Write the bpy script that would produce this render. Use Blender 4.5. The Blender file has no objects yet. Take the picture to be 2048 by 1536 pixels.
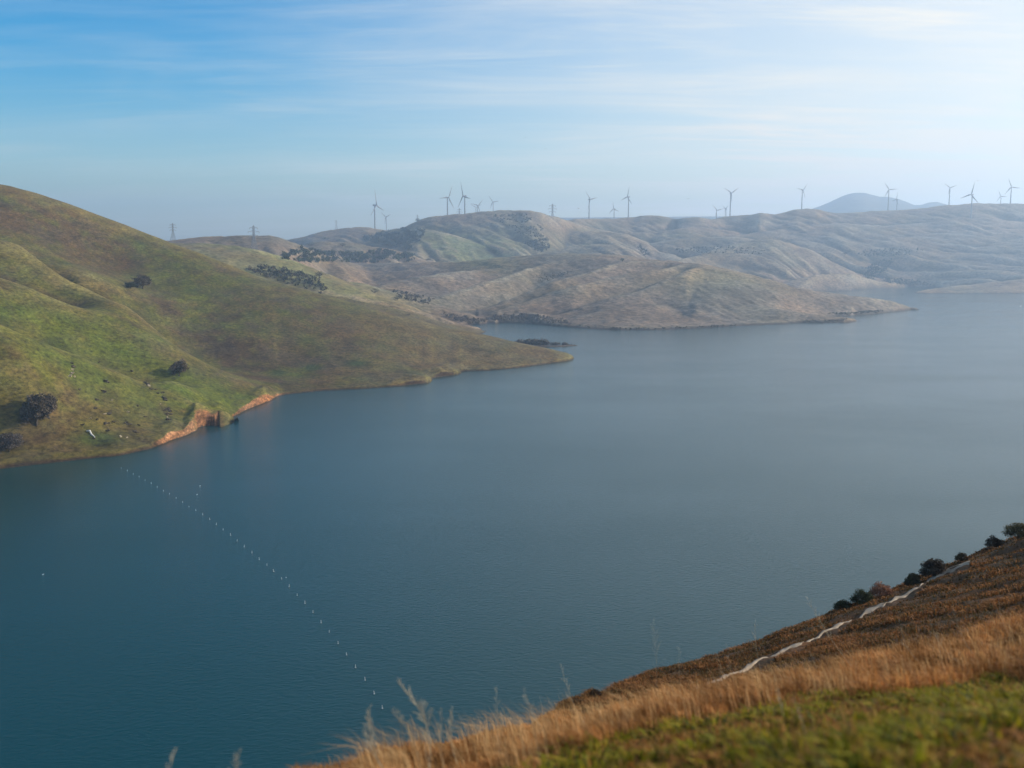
import bpy, math, random
import numpy as np
from mathutils import Vector
random.seed(7); RNG = np.random.default_rng(11)
R = math.radians
S = bpy.context.scene
COL = S.collection

# ------------------------------------------------------------------ camera
F = 1967.0; CAMZ = 90.0; HOR = 500.0
PITCH = math.atan((768 - HOR) / F)
cam = bpy.data.cameras.new('camera'); cam_o = bpy.data.objects.new('camera', cam); COL.objects.link(cam_o)
cam.sensor_width = 36; cam.lens = 36 * F / 2048; cam.clip_start = 0.1; cam.clip_end = 40000
cam_o.location = (0, 0, CAMZ); cam_o.rotation_euler = (math.pi / 2 - PITCH, 0, 0)
cam.dof.use_dof = True; cam.dof.focus_distance = 500; cam.dof.aperture_fstop = 1.45
S.camera = cam_o
S.render.resolution_x = 1024; S.render.resolution_y = 768

# ------------------------------------------------------------------ light
SUN_AZ, SUN_EL = 76.0, 20.0          # degrees clockwise from the view direction, above the horizon
sv = Vector((math.sin(R(SUN_AZ)) * math.cos(R(SUN_EL)), math.cos(R(SUN_AZ)) * math.cos(R(SUN_EL)), math.sin(R(SUN_EL))))
sun = bpy.data.lights.new('sun', 'SUN'); sun.energy = 4.9; sun.angle = R(0.5); sun.color = (1, 0.94, 0.85)
sun_o = bpy.data.objects.new('sun', sun); COL.objects.link(sun_o)
sun_o.rotation_euler = sv.to_track_quat('Z', 'Y').to_euler(); sun_o.location = (600, 300, 400)

W = bpy.data.worlds.new('World'); S.world = W; W.use_nodes = True
nt = W.node_tree; N = nt.nodes; L = nt.links; N.clear()
def nn(t, **kw):
    n = N.new(t)
    for k, v in kw.items(): setattr(n, k, v)
    return n
def mth(op, a, b=None, c=None, clamp=False):
    n = N.new('ShaderNodeMath'); n.operation = op; n.use_clamp = clamp
    for i, v in enumerate((a, b, c)):
        if v is None: continue
        if isinstance(v, (int, float)): n.inputs[i].default_value = v
        else: L.new(v, n.inputs[i])
    return n.outputs[0]
out = nn('ShaderNodeOutputWorld'); bg = nn('ShaderNodeBackground'); bg.inputs[1].default_value = 0.15
sky = nn('ShaderNodeTexSky', sky_type='NISHITA'); sky.sun_disc = False
sky.sun_elevation = R(SUN_EL); sky.sun_rotation = R(SUN_AZ); sky.air_density = 1.0; sky.dust_density = 1.1; sky.ozone_density = 2.0
sky.altitude = 100
hs = nn('ShaderNodeHueSaturation'); hs.inputs['Saturation'].default_value = 1.95; hs.inputs['Value'].default_value = 1.0
L.new(sky.outputs[0], hs.inputs['Color'])
tc = nn('ShaderNodeTexCoord'); sp = nn('ShaderNodeSeparateXYZ'); L.new(tc.outputs['Generated'], sp.inputs[0])
zc = mth('ADD', mth('MAXIMUM', sp.outputs[2], 0.0), 0.09)
cx = mth('DIVIDE', sp.outputs[0], zc); cy = mth('DIVIDE', sp.outputs[1], zc)
cb = nn('ShaderNodeCombineXYZ'); L.new(cx, cb.inputs[0]); L.new(cy, cb.inputs[1])
def cloud_noise(rot, scl, scale, detail, rough, dist, lo, hi):
    m = nn('ShaderNodeMapping'); m.inputs['Rotation'].default_value = (0, 0, R(rot)); m.inputs['Scale'].default_value = scl
    L.new(cb.outputs[0], m.inputs[0])
    n = nn('ShaderNodeTexNoise'); n.inputs['Scale'].default_value = scale; n.inputs['Detail'].default_value = detail
    n.inputs['Roughness'].default_value = rough; n.inputs['Distortion'].default_value = dist
    L.new(m.outputs[0], n.inputs[0])
    r = nn('ShaderNodeMapRange'); r.interpolation_type = 'SMOOTHSTEP'
    r.inputs[1].default_value = lo; r.inputs[2].default_value = hi
    L.new(n.outputs[0], r.inputs[0]); return r.outputs[0]
n1 = cloud_noise(24, (0.55, 1.5, 1), 1.1, 6, 0.58, 0.5, 0.38, 0.72)
n2 = cloud_noise(38, (0.35, 2.2, 1), 2.0, 8, 0.62, 0.9, 0.42, 0.80)
n3 = cloud_noise(-10, (1, 1, 1), 0.45, 3, 0.5, 0.2, 0.30, 0.60)
# thin cirrus veil: thickest towards the sun's side of the sky
dotv = mth('ADD', mth('MULTIPLY', sp.outputs[0], math.sin(R(SUN_AZ))), mth('MULTIPLY', sp.outputs[1], math.cos(R(SUN_AZ))))
veil = nn('ShaderNodeMapRange'); veil.interpolation_type = 'SMOOTHSTEP'
veil.inputs[1].default_value = -0.12; veil.inputs[2].default_value = 0.72; L.new(dotv, veil.inputs[0])
streak = mth('MULTIPLY', mth('ADD', mth('MULTIPLY', n1, 0.5), mth('MULTIPLY', n2, 0.38)), mth('ADD', mth('MULTIPLY', n3, 0.8), 0.2))
amount = mth('ADD', mth('MULTIPLY', streak, mth('ADD', mth('MULTIPLY', veil.outputs[0], 1.1), 0.4)), mth('MULTIPLY', veil.outputs[0], 0.78), clamp=True)
cm = nn('ShaderNodeMix', data_type='RGBA'); L.new(amount, cm.inputs[0])
L.new(hs.outputs[0], cm.inputs[6]); cm.inputs[7].default_value = (5.65, 5.4, 4.85, 1)
L.new(cm.outputs[2], bg.inputs[0]); L.new(bg.outputs[0], out.inputs[0])

S.view_settings.view_transform = 'Standard'; S.view_settings.look = 'None'
S.view_settings.exposure = 0.28; S.view_settings.gamma = 1.0; S.view_settings.use_curve_mapping = False
S.render.engine = 'CYCLES'
S.cycles.volume_bounces = 2; S.cycles.max_bounces = 8

# ------------------------------------------------------------------ projection helpers
cp, spn = math.cos(PITCH), math.sin(PITCH)
def ang(px, py):
    x = (px - 1024) / F; y = -(py - 768) / F
    dx = x; dy = cp + y * spn; dz = -spn + y * cp
    h = math.hypot(dx, dy)
    return math.atan2(dx, dy), dz / h
def wdist(px, py): return -CAMZ / ang(px, py)[1]
def project(x, y, z):
    zz = z - CAMZ; d = y * cp - zz * spn; u = y * spn + zz * cp
    return 1024 + F * x / d, 768 - F * u / d
def th(px): return ang(px, 600)[0]

# ------------------------------------------------------------------ object helpers
def tag(o, label=None, cat=None, group=None, kind=None):
    for k, v in (('label', label), ('category', cat), ('group', group), ('kind', kind)):
        if v: o[k] = v
    return o
def mesh_np(name, V, Fq, mat, parent=None, smooth=True, cols=None, loc=None):
    """V (n,3), Fq (m,k) faces all of k corners (or list of such arrays)."""
    if not isinstance(Fq, list): Fq = [Fq]
    me = bpy.data.meshes.new(name); V = np.asarray(V, np.float32)
    me.vertices.add(len(V)); me.vertices.foreach_set('co', V.ravel())
    tot = np.concatenate([np.full(len(f), f.shape[1], np.int32) for f in Fq])
    idx = np.concatenate([f.ravel() for f in Fq]).astype(np.int32)
    me.loops.add(len(idx)); me.loops.foreach_set('vertex_index', idx)
    me.polygons.add(len(tot)); st = np.zeros(len(tot), np.int32); st[1:] = np.cumsum(tot)[:-1]
    me.polygons.foreach_set('loop_start', st); me.polygons.foreach_set('loop_total', tot)
    if smooth: me.polygons.foreach_set('use_smooth', np.ones(len(tot), bool))
    if cols is not None:
        a = me.color_attributes.new('Col', 'FLOAT_COLOR', 'POINT')
        c = np.ones((len(V), 4), np.float32); c[:, :3] = cols; a.data.foreach_set('color', c.ravel())
    me.update(calc_edges=True); me.materials.append(mat)
    o = bpy.data.objects.new(name, me); COL.objects.link(o)
    if parent: o.parent = parent
    if loc: o.location = loc
    return o
class MB:
    def __init__(s): s.v = []; s.f = []
    def tube(s, pts, rad, n=6, cap=True):
        pts = [Vector(p) for p in pts]; base = len(s.v); m = len(pts)
        rad = rad if hasattr(rad, '__len__') else [rad] * m
        for i, p in enumerate(pts):
            d = (pts[min(i + 1, m - 1)] - pts[max(i - 1, 0)]).normalized()
            a = Vector((0, 0, 1)) if abs(d.z) < 0.9 else Vector((1, 0, 0))
            u = d.cross(a).normalized(); w = d.cross(u)
            for k in range(n):
                t = 2 * math.pi * k / n; s.v.append(tuple(p + (u * math.cos(t) + w * math.sin(t)) * rad[i]))
        for i in range(m - 1):
            for k in range(n):
                a = base + i * n + k; b = base + i * n + (k + 1) % n
                s.f.append((a, b, b + n, a + n))
        if cap:
            s.f.append(tuple(range(base, base + n))[::-1]); s.f.append(tuple(range(base + (m - 1) * n, base + m * n)))
        return s
    def box(s, c, h):
        b = len(s.v)
        for z in (-1, 1):
            for y in (-1, 1):
                for x in (-1, 1): s.v.append((c[0] + x * h[0], c[1] + y * h[1], c[2] + z * h[2]))
        for q in ((0, 2, 3, 1), (4, 5, 7, 6), (0, 1, 5, 4), (2, 6, 7, 3), (0, 4, 6, 2), (1, 3, 7, 5)): s.f.append(tuple(b + i for i in q))
        return s
    def mesh(s, name, mat, smooth=False):
        me = bpy.data.meshes.new(name); me.from_pydata(s.v, [], s.f); me.materials.append(mat)
        if smooth: me.polygons.foreach_set('use_smooth', [True] * len(me.polygons))
        me.update(); return me
    def build(s, name, mat, parent=None, smooth=False): return put(name, s.mesh(name, mat, smooth), parent)
def put(name, me, parent=None, loc=None, rot=None, scl=None):
    o = bpy.data.objects.new(name, me); COL.objects.link(o)
    if parent: o.parent = parent
    if loc is not None: o.location = loc
    if rot is not None: o.rotation_euler = rot
    if scl is not None: o.scale = scl
    return o
def empty(name, loc, rz=0):
    o = put(name, None, None, loc, (0, 0, rz)); o.empty_display_size = 0.5; return o

# ------------------------------------------------------------------ numpy noise
def _h(ix, iy, s):
    n = (ix * 374761393 + iy * 668265263 + s * 1274126177) & 0xffffffff
    n = ((n ^ (n >> 13)) * 1103515245) & 0xffffffff
    return ((n ^ (n >> 16)) & 0xffff) / 65535.0 * 2 * math.pi
def perlin(x, y, s=0):
    x0 = np.floor(x).astype(np.int64); y0 = np.floor(y).astype(np.int64); fx = x - x0; fy = y - y0
    u = fx * fx * fx * (fx * (fx * 6 - 15) + 10); v = fy * fy * fy * (fy * (fy * 6 - 15) + 10)
    def g(i, j):
        a = _h(x0 + i, y0 + j, s); return np.cos(a) * (fx - i) + np.sin(a) * (fy - j)
    a = g(0, 0); b = g(1, 0); c = g(0, 1); d = g(1, 1)
    return ((a + (b - a) * u) * (1 - v) + (c + (d - c) * u) * v) * 1.5
def fbm(x, y, o=4, s=0, g=0.5):
    r = 0; a = 1
    for i in range(o): r = r + a * perlin(x * 2 ** i + 17.3 * i, y * 2 ** i - 9.1 * i, s + i); a *= g
    return r
def sst(x, a, b):
    t = np.clip((x - a) / (b - a), 0, 1); return t * t * (3 - 2 * t)

# ------------------------------------------------------------------ terrain control lines: pixel column, pixel row, horizontal distance (None: waterline)
CT = []   # (theta, lnD, w=z/D)
def add(px, py, D=None, dz=0.0):
    t, k = ang(px, py)
    if D is None: D = -CAMZ / k; z = 0.0
    else: z = CAMZ + k * D
    CT.append((t, math.log(D), (z + dz) / D)); return t, D, z
def line(pts, step=34, dz=0.0):
    res = []
    P = [(p[0], p[1], (wdist(p[0], p[1]) if len(p) < 3 or p[2] is None else p[2]), (len(p) < 3 or p[2] is None)) for p in pts]
    for i in range(len(P) - 1):
        a, b = P[i], P[i + 1]; n = max(1, int(round(math.hypot(a[0] - b[0], a[1] - b[1]) / step)))
        for k in range(n):
            f = k / n; px = a[0] + (b[0] - a[0]) * f; py = a[1] + (b[1] - a[1]) * f
            D = None if (a[3] and b[3]) or (k == 0 and a[3]) else a[2] + (b[2] - a[2]) * f
            res.append(add(px, py, D, dz))
    res.append(add(P[-1][0], P[-1][1], None if P[-1][3] else P[-1][2], dz)); return res
def zp(px, D, z):
    CT.append((th(px), math.log(D), z / D))
def valley(pts, dpy, k):       # a dip just behind a crest, hidden under its sight line
    for i in range(len(pts) - 1):
        a, b = pts[i], pts[i + 1]; n = max(1, int(math.hypot(a[0] - b[0], a[1] - b[1]) / 45))
        for j in range(n):
            f = j / n; add(a[0] + (b[0] - a[0]) * f, a[1] + (b[1] - a[1]) * f + dpy, (a[2] + (b[2] - a[2]) * f) * k)

SHA = [(-600, 1030), (-300, 985), (-100, 952), (0, 938), (60, 931), (130, 923), (190, 916), (240, 911), (300, 898), (330, 887), (372, 872), (394, 861), (420, 851),
       (466, 835), (480, 827), (515, 812), (555, 793), (600, 786), (650, 781), (700, 779), (750, 776), (800, 772), (848, 767), (866, 757), (905, 751), (922, 744), (960, 742), (1000, 739),
       (1050, 734), (1100, 727), (1145, 719)]
sh = line(SHA)
for t, D, z in sh[::2]: CT.append((t, math.log(D * 0.94), -9 / D))
for t, D, z in sh[:-2]: CT.append((t, math.log(D + 12), 2.4 / (D + 12)))
R0 = [(-600, 330, 1020), (-300, 345, 980), (-100, 360, 965), (0, 368, 955), (73, 387, 950), (146, 413, 945), (234, 444, 940), (293, 467, 935), (337, 483, 930), (410, 510, 915),
      (469, 533, 900), (527, 557, 890), (600, 576, 880), (649, 590, 872), (722, 610, 865), (820, 632, 852), (893, 654, 845), (966, 668, 838), (1039, 685, 830), (1100, 698, 822), (1132, 709, 815)]
line(R0)
R1 = [(-300, 470, 800), (-100, 480, 775), (0, 486, 760), (44, 495, 750), (88, 527, 735), (126, 554, 722), (161, 571, 710), (205, 592, 698), (252, 612, 685), (293, 644, 672), (328, 674, 662), (366, 700, 652),
      (410, 726, 642), (457, 750, 630), (500, 766, 620)]
line(R1)
R2 = [(-300, 490, 650), (-100, 530, 650), (0, 554, 650), (59, 574, 650), (132, 603, 648), (205, 633, 642), (264, 659, 636), (300, 676, 630)]
line(R2)
R3 = [(-300, 560, 520), (-100, 622, 535), (0, 649, 540), (59, 673, 542), (146, 705, 545), (188, 723, 545), (249, 749, 542), (293, 770, 540), (346, 788, 536), (396, 811, 533), (440, 824, 531)]
line(R3)
valley(R3[1:9], 15, 1.055); valley(R2[1:6], 16, 1.05); valley(R1[3:-2], 17, 1.06)
line([(60, 505, 810), (110, 535, 790), (160, 560, 765)])           # gully head
line([(300, 560, 840), (350, 600, 800), (420, 640, 775), (500, 672, 750), (580, 700, 735)], 60)
line([(120, 470, 880), (220, 520, 870), (300, 575, 825)], 60)
line([(340, 760, 560), (400, 785, 560)], 60); line([(60, 800, 484), (200, 830, 493), (290, 850, 499)], 60)
# behind the main crest
for px, D, z in [(-600, 1250, 105), (-300, 1200, 120), (0, 1090, 122), (0, 1260, 104), (150, 1080, 108), (300, 1060, 84), (400, 1020, 62), (500, 1000, 45), (600, 975, 30), (700, 960, 17), (800, 950, 7), (870, 980, 1),
                 (940, 960, -5), (1000, 1000, -6), (1050, 900, -4), (1000, 930, 0), (1100, 870, 0), (1140, 835, 0), (1160, 850, -6), (900, 1010, 0), (1180, 800, -8), (1200, 720, -12)]: zp(px, D, z)
L2 = [(0, 500, 1300), (200, 492, 1280), (360, 490, 1260), (425, 490, 1240), (469, 494, 1220), (527, 507, 1200), (600, 536, 1180), (649, 558, 1160), (698, 571, 1150), (746, 588, 1140), (783, 602, 1130), (844, 624, 1120), (917, 649, 1112), (950, 656, 1108), (961, 660)]
line(L2)
line([(803, 592, 1250), (844, 609, 1245), (905, 621, 1242), (950, 633, 1240), (978, 643)])
for px, D, z in [(844, 1185, 8), (900, 1180, 2), (930, 1175, -1), (780, 1190, 22), (1000, 1150, -6), (1040, 1080, -8), (1100, 1100, -10)]: zp(px, D, z)
for px in range(-600, 1700, 260): zp(px, 330, -14)
for px, D in [(600, 500), (900, 560), (1300, 600), (1200, 480), (700, 420), (1000, 650), (1300, 1000), (1300, 800)]: zp(px, D, -14)
for px in range(-600, 1000, 200): zp(px, 1500, 90 if px < 300 else 40)
CT = np.array(CT)
_, keep = np.unique(np.round(CT[:, :2], 4), axis=0, return_index=True); CT = CT[np.sort(keep)]

class TPS:
    def __init__(s, P, lam=2e-6):
        s.P = P[:, :2].copy(); n = len(P); w = P[:, 2]
        r2 = ((s.P[:, None] - s.P[None]) ** 2).sum(-1); K = 0.5 * r2 * np.log(r2 + 1e-12) + lam * np.eye(n)
        Q = np.c_[np.ones(n), s.P]; A = np.zeros((n + 3, n + 3)); A[:n, :n] = K; A[:n, n:] = Q; A[n:, :n] = Q.T
        x = np.linalg.solve(A, np.r_[w, 0, 0, 0]); s.w = x[:n]; s.a = x[n:]
    def __call__(s, u, v):
        sh_ = u.shape; u = u.ravel().astype(float); v = v.ravel().astype(float)
        r = np.empty(len(u)); p = s.P
        for i in range(0, len(u), 20000):
            d = (u[i:i + 20000, None] - p[:, 0]) ** 2; d += (v[i:i + 20000, None] - p[:, 1]) ** 2; d += 1e-12
            r[i:i + 20000] = (0.5 * d * np.log(d)) @ s.w
        return (r + s.a[0] + s.a[1] * u + s.a[2] * v).reshape(sh_)
land = TPS(CT)

SHD = np.array([(t, D) for t, D, z in sh]); SHD = SHD[np.argsort(SHD[:, 0])]
# far relief: each ridge is a crest line with its own distance, falling away in front and behind; the highest ridge wins
def ridge(pts, gf=0.3, gb=0.3, r=30, lat=0.35, lam=70, amp=0.3, wob=1.0, shore=False): RIDGES.append((pts, gf, gb, r, lat, lam, amp, wob))
RIDGES = []
SK = [(-600, 470, 2900), (0, 478, 2900), (300, 488, 2900), (500, 482, 2900), (574, 481, 2900), (600, 476, 2900), (640, 464, 2900), (700, 456, 2900), (735, 455, 2900), (770, 462, 2900), (800, 457, 2880), (835, 448, 2850), (900, 445, 2850)]
ridge(SK, .22, .2, 60)
ridge([(100, 490, 1750), (345, 482, 1700), (396, 475, 1700), (469, 473, 1700), (542, 473, 1700), (560, 477, 1700), (585, 486, 1710), (620, 500, 1740), (660, 515, 1800)], .25, .25, 40)
ridge([(-600, 490, 1300), (0, 500, 1300), (200, 492, 1280), (360, 490, 1260), (425, 490, 1240), (469, 494, 1220), (527, 507, 1200), (600, 536, 1180), (649, 558, 1160), (698, 571, 1150), (746, 588, 1140), (783, 602, 1130), (844, 624, 1120), (917, 649, 1112), (950, 656, 1108), (961, 660)], .22, .2, 22, .3, 60, .2, .4)
ridge([(700, 566, 1290), (746, 577, 1270), (803, 592, 1250), (844, 609, 1245), (905, 621, 1242), (950, 633, 1240), (978, 643)], .25, .25, 18, .3, 50, .2, .3)
ridge([(520, 512, 2080), (560, 502, 2100), (600, 494, 2120), (640, 484, 2140), (690, 485, 2150), (730, 491, 2150), (780, 499, 2140), (820, 509, 2120), (850, 522, 2100)], .3, .3, 35, .3)
ridge([(790, 462, 2700), (830, 446, 2680), (845, 439, 2680), (865, 434, 2680), (900, 431, 2680), (950, 426, 2680), (1000, 421, 2680), (1060, 422, 2690), (1085, 428, 2700), (1110, 434, 2760), (1150, 446, 2850), (1200, 460, 2900)], .34, .3, 45, .35, 80, .15)
ridge([(700, 492, 2450), (740, 482, 2450), (780, 471, 2450), (840, 457, 2450), (880, 463, 2430), (930, 478, 2400), (990, 501, 2340), (1015, 514, 2300)], .33, .3, 25, .4, 80, .12)
ridge([(930, 440, 2610), (965, 443, 2590), (1000, 457, 2550), (1040, 481, 2480), (1078, 505, 2350)], .33, .35, 22, .5, 80, .12)
ridge([(1040, 508, 2620), (1080, 482, 2680), (1110, 470, 2700), (1180, 462, 2720), (1250, 468, 2700), (1290, 483, 2660), (1320, 505, 2600)], .3, .3, 35, .35, 90, .45)
ridge([(1080, 512, 2350), (1140, 497, 2400), (1190, 489, 2420), (1240, 490, 2400), (1270, 502, 2360), (1300, 522, 2300)], .3, .3, 30, .35, 60, .4)
RH = [(1120, 446, 3000), (1150, 438, 3000), (1210, 438, 3100), (1260, 436, 3150), (1290, 431, 3150), (1320, 432, 3150), (1350, 439, 3180), (1358, 439, 3100), (1375, 436, 3080), (1400, 435, 3080), (1425, 440, 3080), (1450, 433, 3150), (1490, 431, 3150), (1505, 430, 3120), (1520, 426, 3100),
      (1548, 430, 3120), (1570, 425, 3150), (1597, 418, 3150), (1633, 418, 3150), (1670, 427, 3150), (1719, 425, 3150), (1768, 422, 3150), (1816, 420, 3150), (1877, 413, 3150), (1948, 407, 3150), (2048, 408, 3150), (2300, 405, 3200), (2700, 400, 3200)]
ridge(RH, .34, .15, 50, .3, 80, .22)
ridge([(1230, 515, 2700), (1270, 497, 2740), (1300, 487, 2760), (1355, 478, 2780), (1420, 473, 2780), (1480, 475, 2760), (1533, 485, 2740), (1580, 500, 2700), (1610, 515, 2680), (1640, 538, 2640)], .33, .3, 30, .4, 70, .22)
ridge([(1330, 462, 2950), (1380, 455, 2960), (1430, 458, 2960), (1480, 466, 2940), (1520, 480, 2920)], .33, .3, 25, .4, 70, .22)
ridge([(1330, 530, 2200), (1380, 515, 2300), (1440, 497, 2400), (1500, 482, 2480), (1548, 479, 2500), (1621, 500, 2500), (1670, 526, 2480), (1719, 551, 2440), (1750, 562, 2400)], .33, .33, 30, .35, 70, .22)
ridge([(1480, 470, 2880), (1540, 462, 2900), (1600, 453, 2950), (1670, 446, 2950), (1760, 452, 2940), (1850, 447, 2960), (1914, 438, 2980), (1990, 441, 2960), (2048, 444, 2950), (2250, 440, 2950)], .32, .3, 35, .3, 90, .22)
ridge([(1600, 480, 2800), (1660, 476, 2800), (1720, 484, 2790), (1780, 478, 2800), (1860, 470, 2830), (1950, 462, 2850), (2048, 458, 2850), (2250, 450, 2850)], .32, .3, 30, .3, 80, .22)
ridge([(1680, 514, 2700), (1707, 506, 2720), (1743, 501, 2740), (1792, 499, 2760), (1841, 494, 2770), (1900, 487, 2780), (1960, 478, 2790), (2048, 468, 2800), (2300, 455, 2800)], .36, .3, 22, .3, 60, .22)
ridge([(1770, 552, 2560), (1790, 537, 2600), (1850, 518, 2660), (1914, 501, 2700), (1980, 489, 2710), (2048, 476, 2720), (2250, 450, 2740)], .22, .32, 30, .3, 80, .2)
ridge([(1800, 572, 2440), (1850, 564, 2480), (1900, 556, 2520), (1963, 544, 2560), (2048, 518, 2580), (2250, 480, 2600)], .17, .3, 30, .25, 80, .2)
ridge([(1560, 572, 2150), (1590, 560, 2180), (1658, 546, 2230), (1699, 544, 2260), (1731, 553, 2300), (1755, 561, 2340), (1792, 568, 2380), (1815, 573, 2400)], .26, .3, 22, .3, 60, .25)
ridge([(1820, 588, 2075), (1835, 584, 2085), (1860, 580, 2110), (1900, 574, 2140), (1960, 568, 2170), (2048, 558, 2200), (2300, 535, 2260)], .13, .1, 20, .2, 60, .1)
# middle hill and its spurs
MS = [(560, 528, 1900), (600, 527, 1900), (722, 529, 1850), (820, 526, 1800), (917, 525, 1750), (990, 517, 1720), (1088, 509, 1700), (1172, 508, 1680), (1245, 512, 1660), (1294, 519, 1640), (1355, 525, 1560), (1392, 528, 1500), (1428, 534, 1480),
      (1489, 548, 1460), (1550, 563, 1450), (1585, 575, 1450), (1646, 585, 1460), (1719, 595, 1465), (1768, 602, 1470), (1804, 610, 1473), (1823, 616, 1468), (1832, 619)]
ridge(MS, .24, .3, 35, .3, 60, .07, .3)
ridge([(700, 580, 1400), (756, 573, 1430), (820, 558, 1480), (893, 546, 1540), (966, 541, 1600), (1030, 536, 1640)], .3, .3, 18, .3, 60, .07, .4)
ridge([(840, 604, 1290), (868, 598, 1320), (917, 583, 1370), (966, 566, 1430), (1015, 553, 1480), (1051, 539, 1540), (1100, 529, 1600), (1150, 524, 1640)], .4, .45, 14, .3, 50, .07, .4)
ridge([(935, 628, 1290), (955, 622, 1300), (990, 612, 1315), (1050, 588, 1360), (1111, 563, 1400), (1172, 548, 1450), (1200, 537, 1480), (1225, 529, 1510), (1257, 525, 1530), (1310, 523, 1550), (1350, 528, 1560)], .42, .5, 12, .3, 50, .07, .4)
ridge([(1000, 622, 1275), (1015, 617, 1285), (1050, 605, 1305), (1099, 588, 1335), (1148, 573, 1350), (1196, 563, 1380), (1257, 548, 1420), (1318, 541, 1450), (1367, 530, 1490)], .42, .5, 12, .3, 50, .07, .4)
ridge([(1095, 640, 1235), (1120, 633, 1245), (1148, 622, 1260), (1196, 607, 1275), (1257, 590, 1305), (1306, 573, 1345), (1343, 556, 1375), (1375, 541, 1400), (1410, 533, 1440)], .38, .5, 12, .3, 60, .07, .3)
ridge([(1112, 651), (1125, 648, 1192), (1152, 636, 1205), (1196, 625, 1222), (1250, 615, 1245), (1300, 612, 1262)], .24, .3, 12, .3, 50, .07, .2)
ridge([(1230, 600, 1290), (1275, 586, 1330), (1343, 576, 1370), (1416, 597, 1325), (1465, 609, 1298), (1514, 614, 1282), (1560, 620, 1270), (1620, 629, 1260), (1680, 636, 1250), (1706, 639, 1245), (1718, 642)], .34, .45, 12, .3, 60, .07, .3)
ridge([(1010, 640, 1235), (1040, 629, 1240), (1065, 627, 1240), (1090, 632, 1238), (1115, 643, 1225)], .3, .3, 12, .4, 40, .07, .2)
SHM = [(900, 1180), (958, 1195), (975, 645), (1050, 646), (1100, 651), (1150, 656), (1220, 661), (1300, 661), (1380, 658), (1450, 654), (1548, 649), (1650, 648), (1690, 645), (1708, 643), (1722, 641)]
SHM2 = [(1690, 633), (1709, 631), (1750, 628), (1800, 623), (1823, 620)]
SHF = [(1500, 600), (1600, 586), (1650, 583), (1700, 581), (1760, 577), (1817, 574), (1866, 575), (1900, 577), (2048, 577), (2700, 572)]
def hyp(px): return math.sqrt(1 + max(0, (px - 1024) / F) ** 2)      # control distances right of the centre are depths
def colint(pts, key): return np.interp(tB, [th(q[0]) if q[1] > 1000 else ang(q[0], q[1])[0] for q in pts], [key(q) for q in pts])
def nb_(X, Y): return 3.0 * fbm(X / 30, Y / 30, 3, 19)
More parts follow.
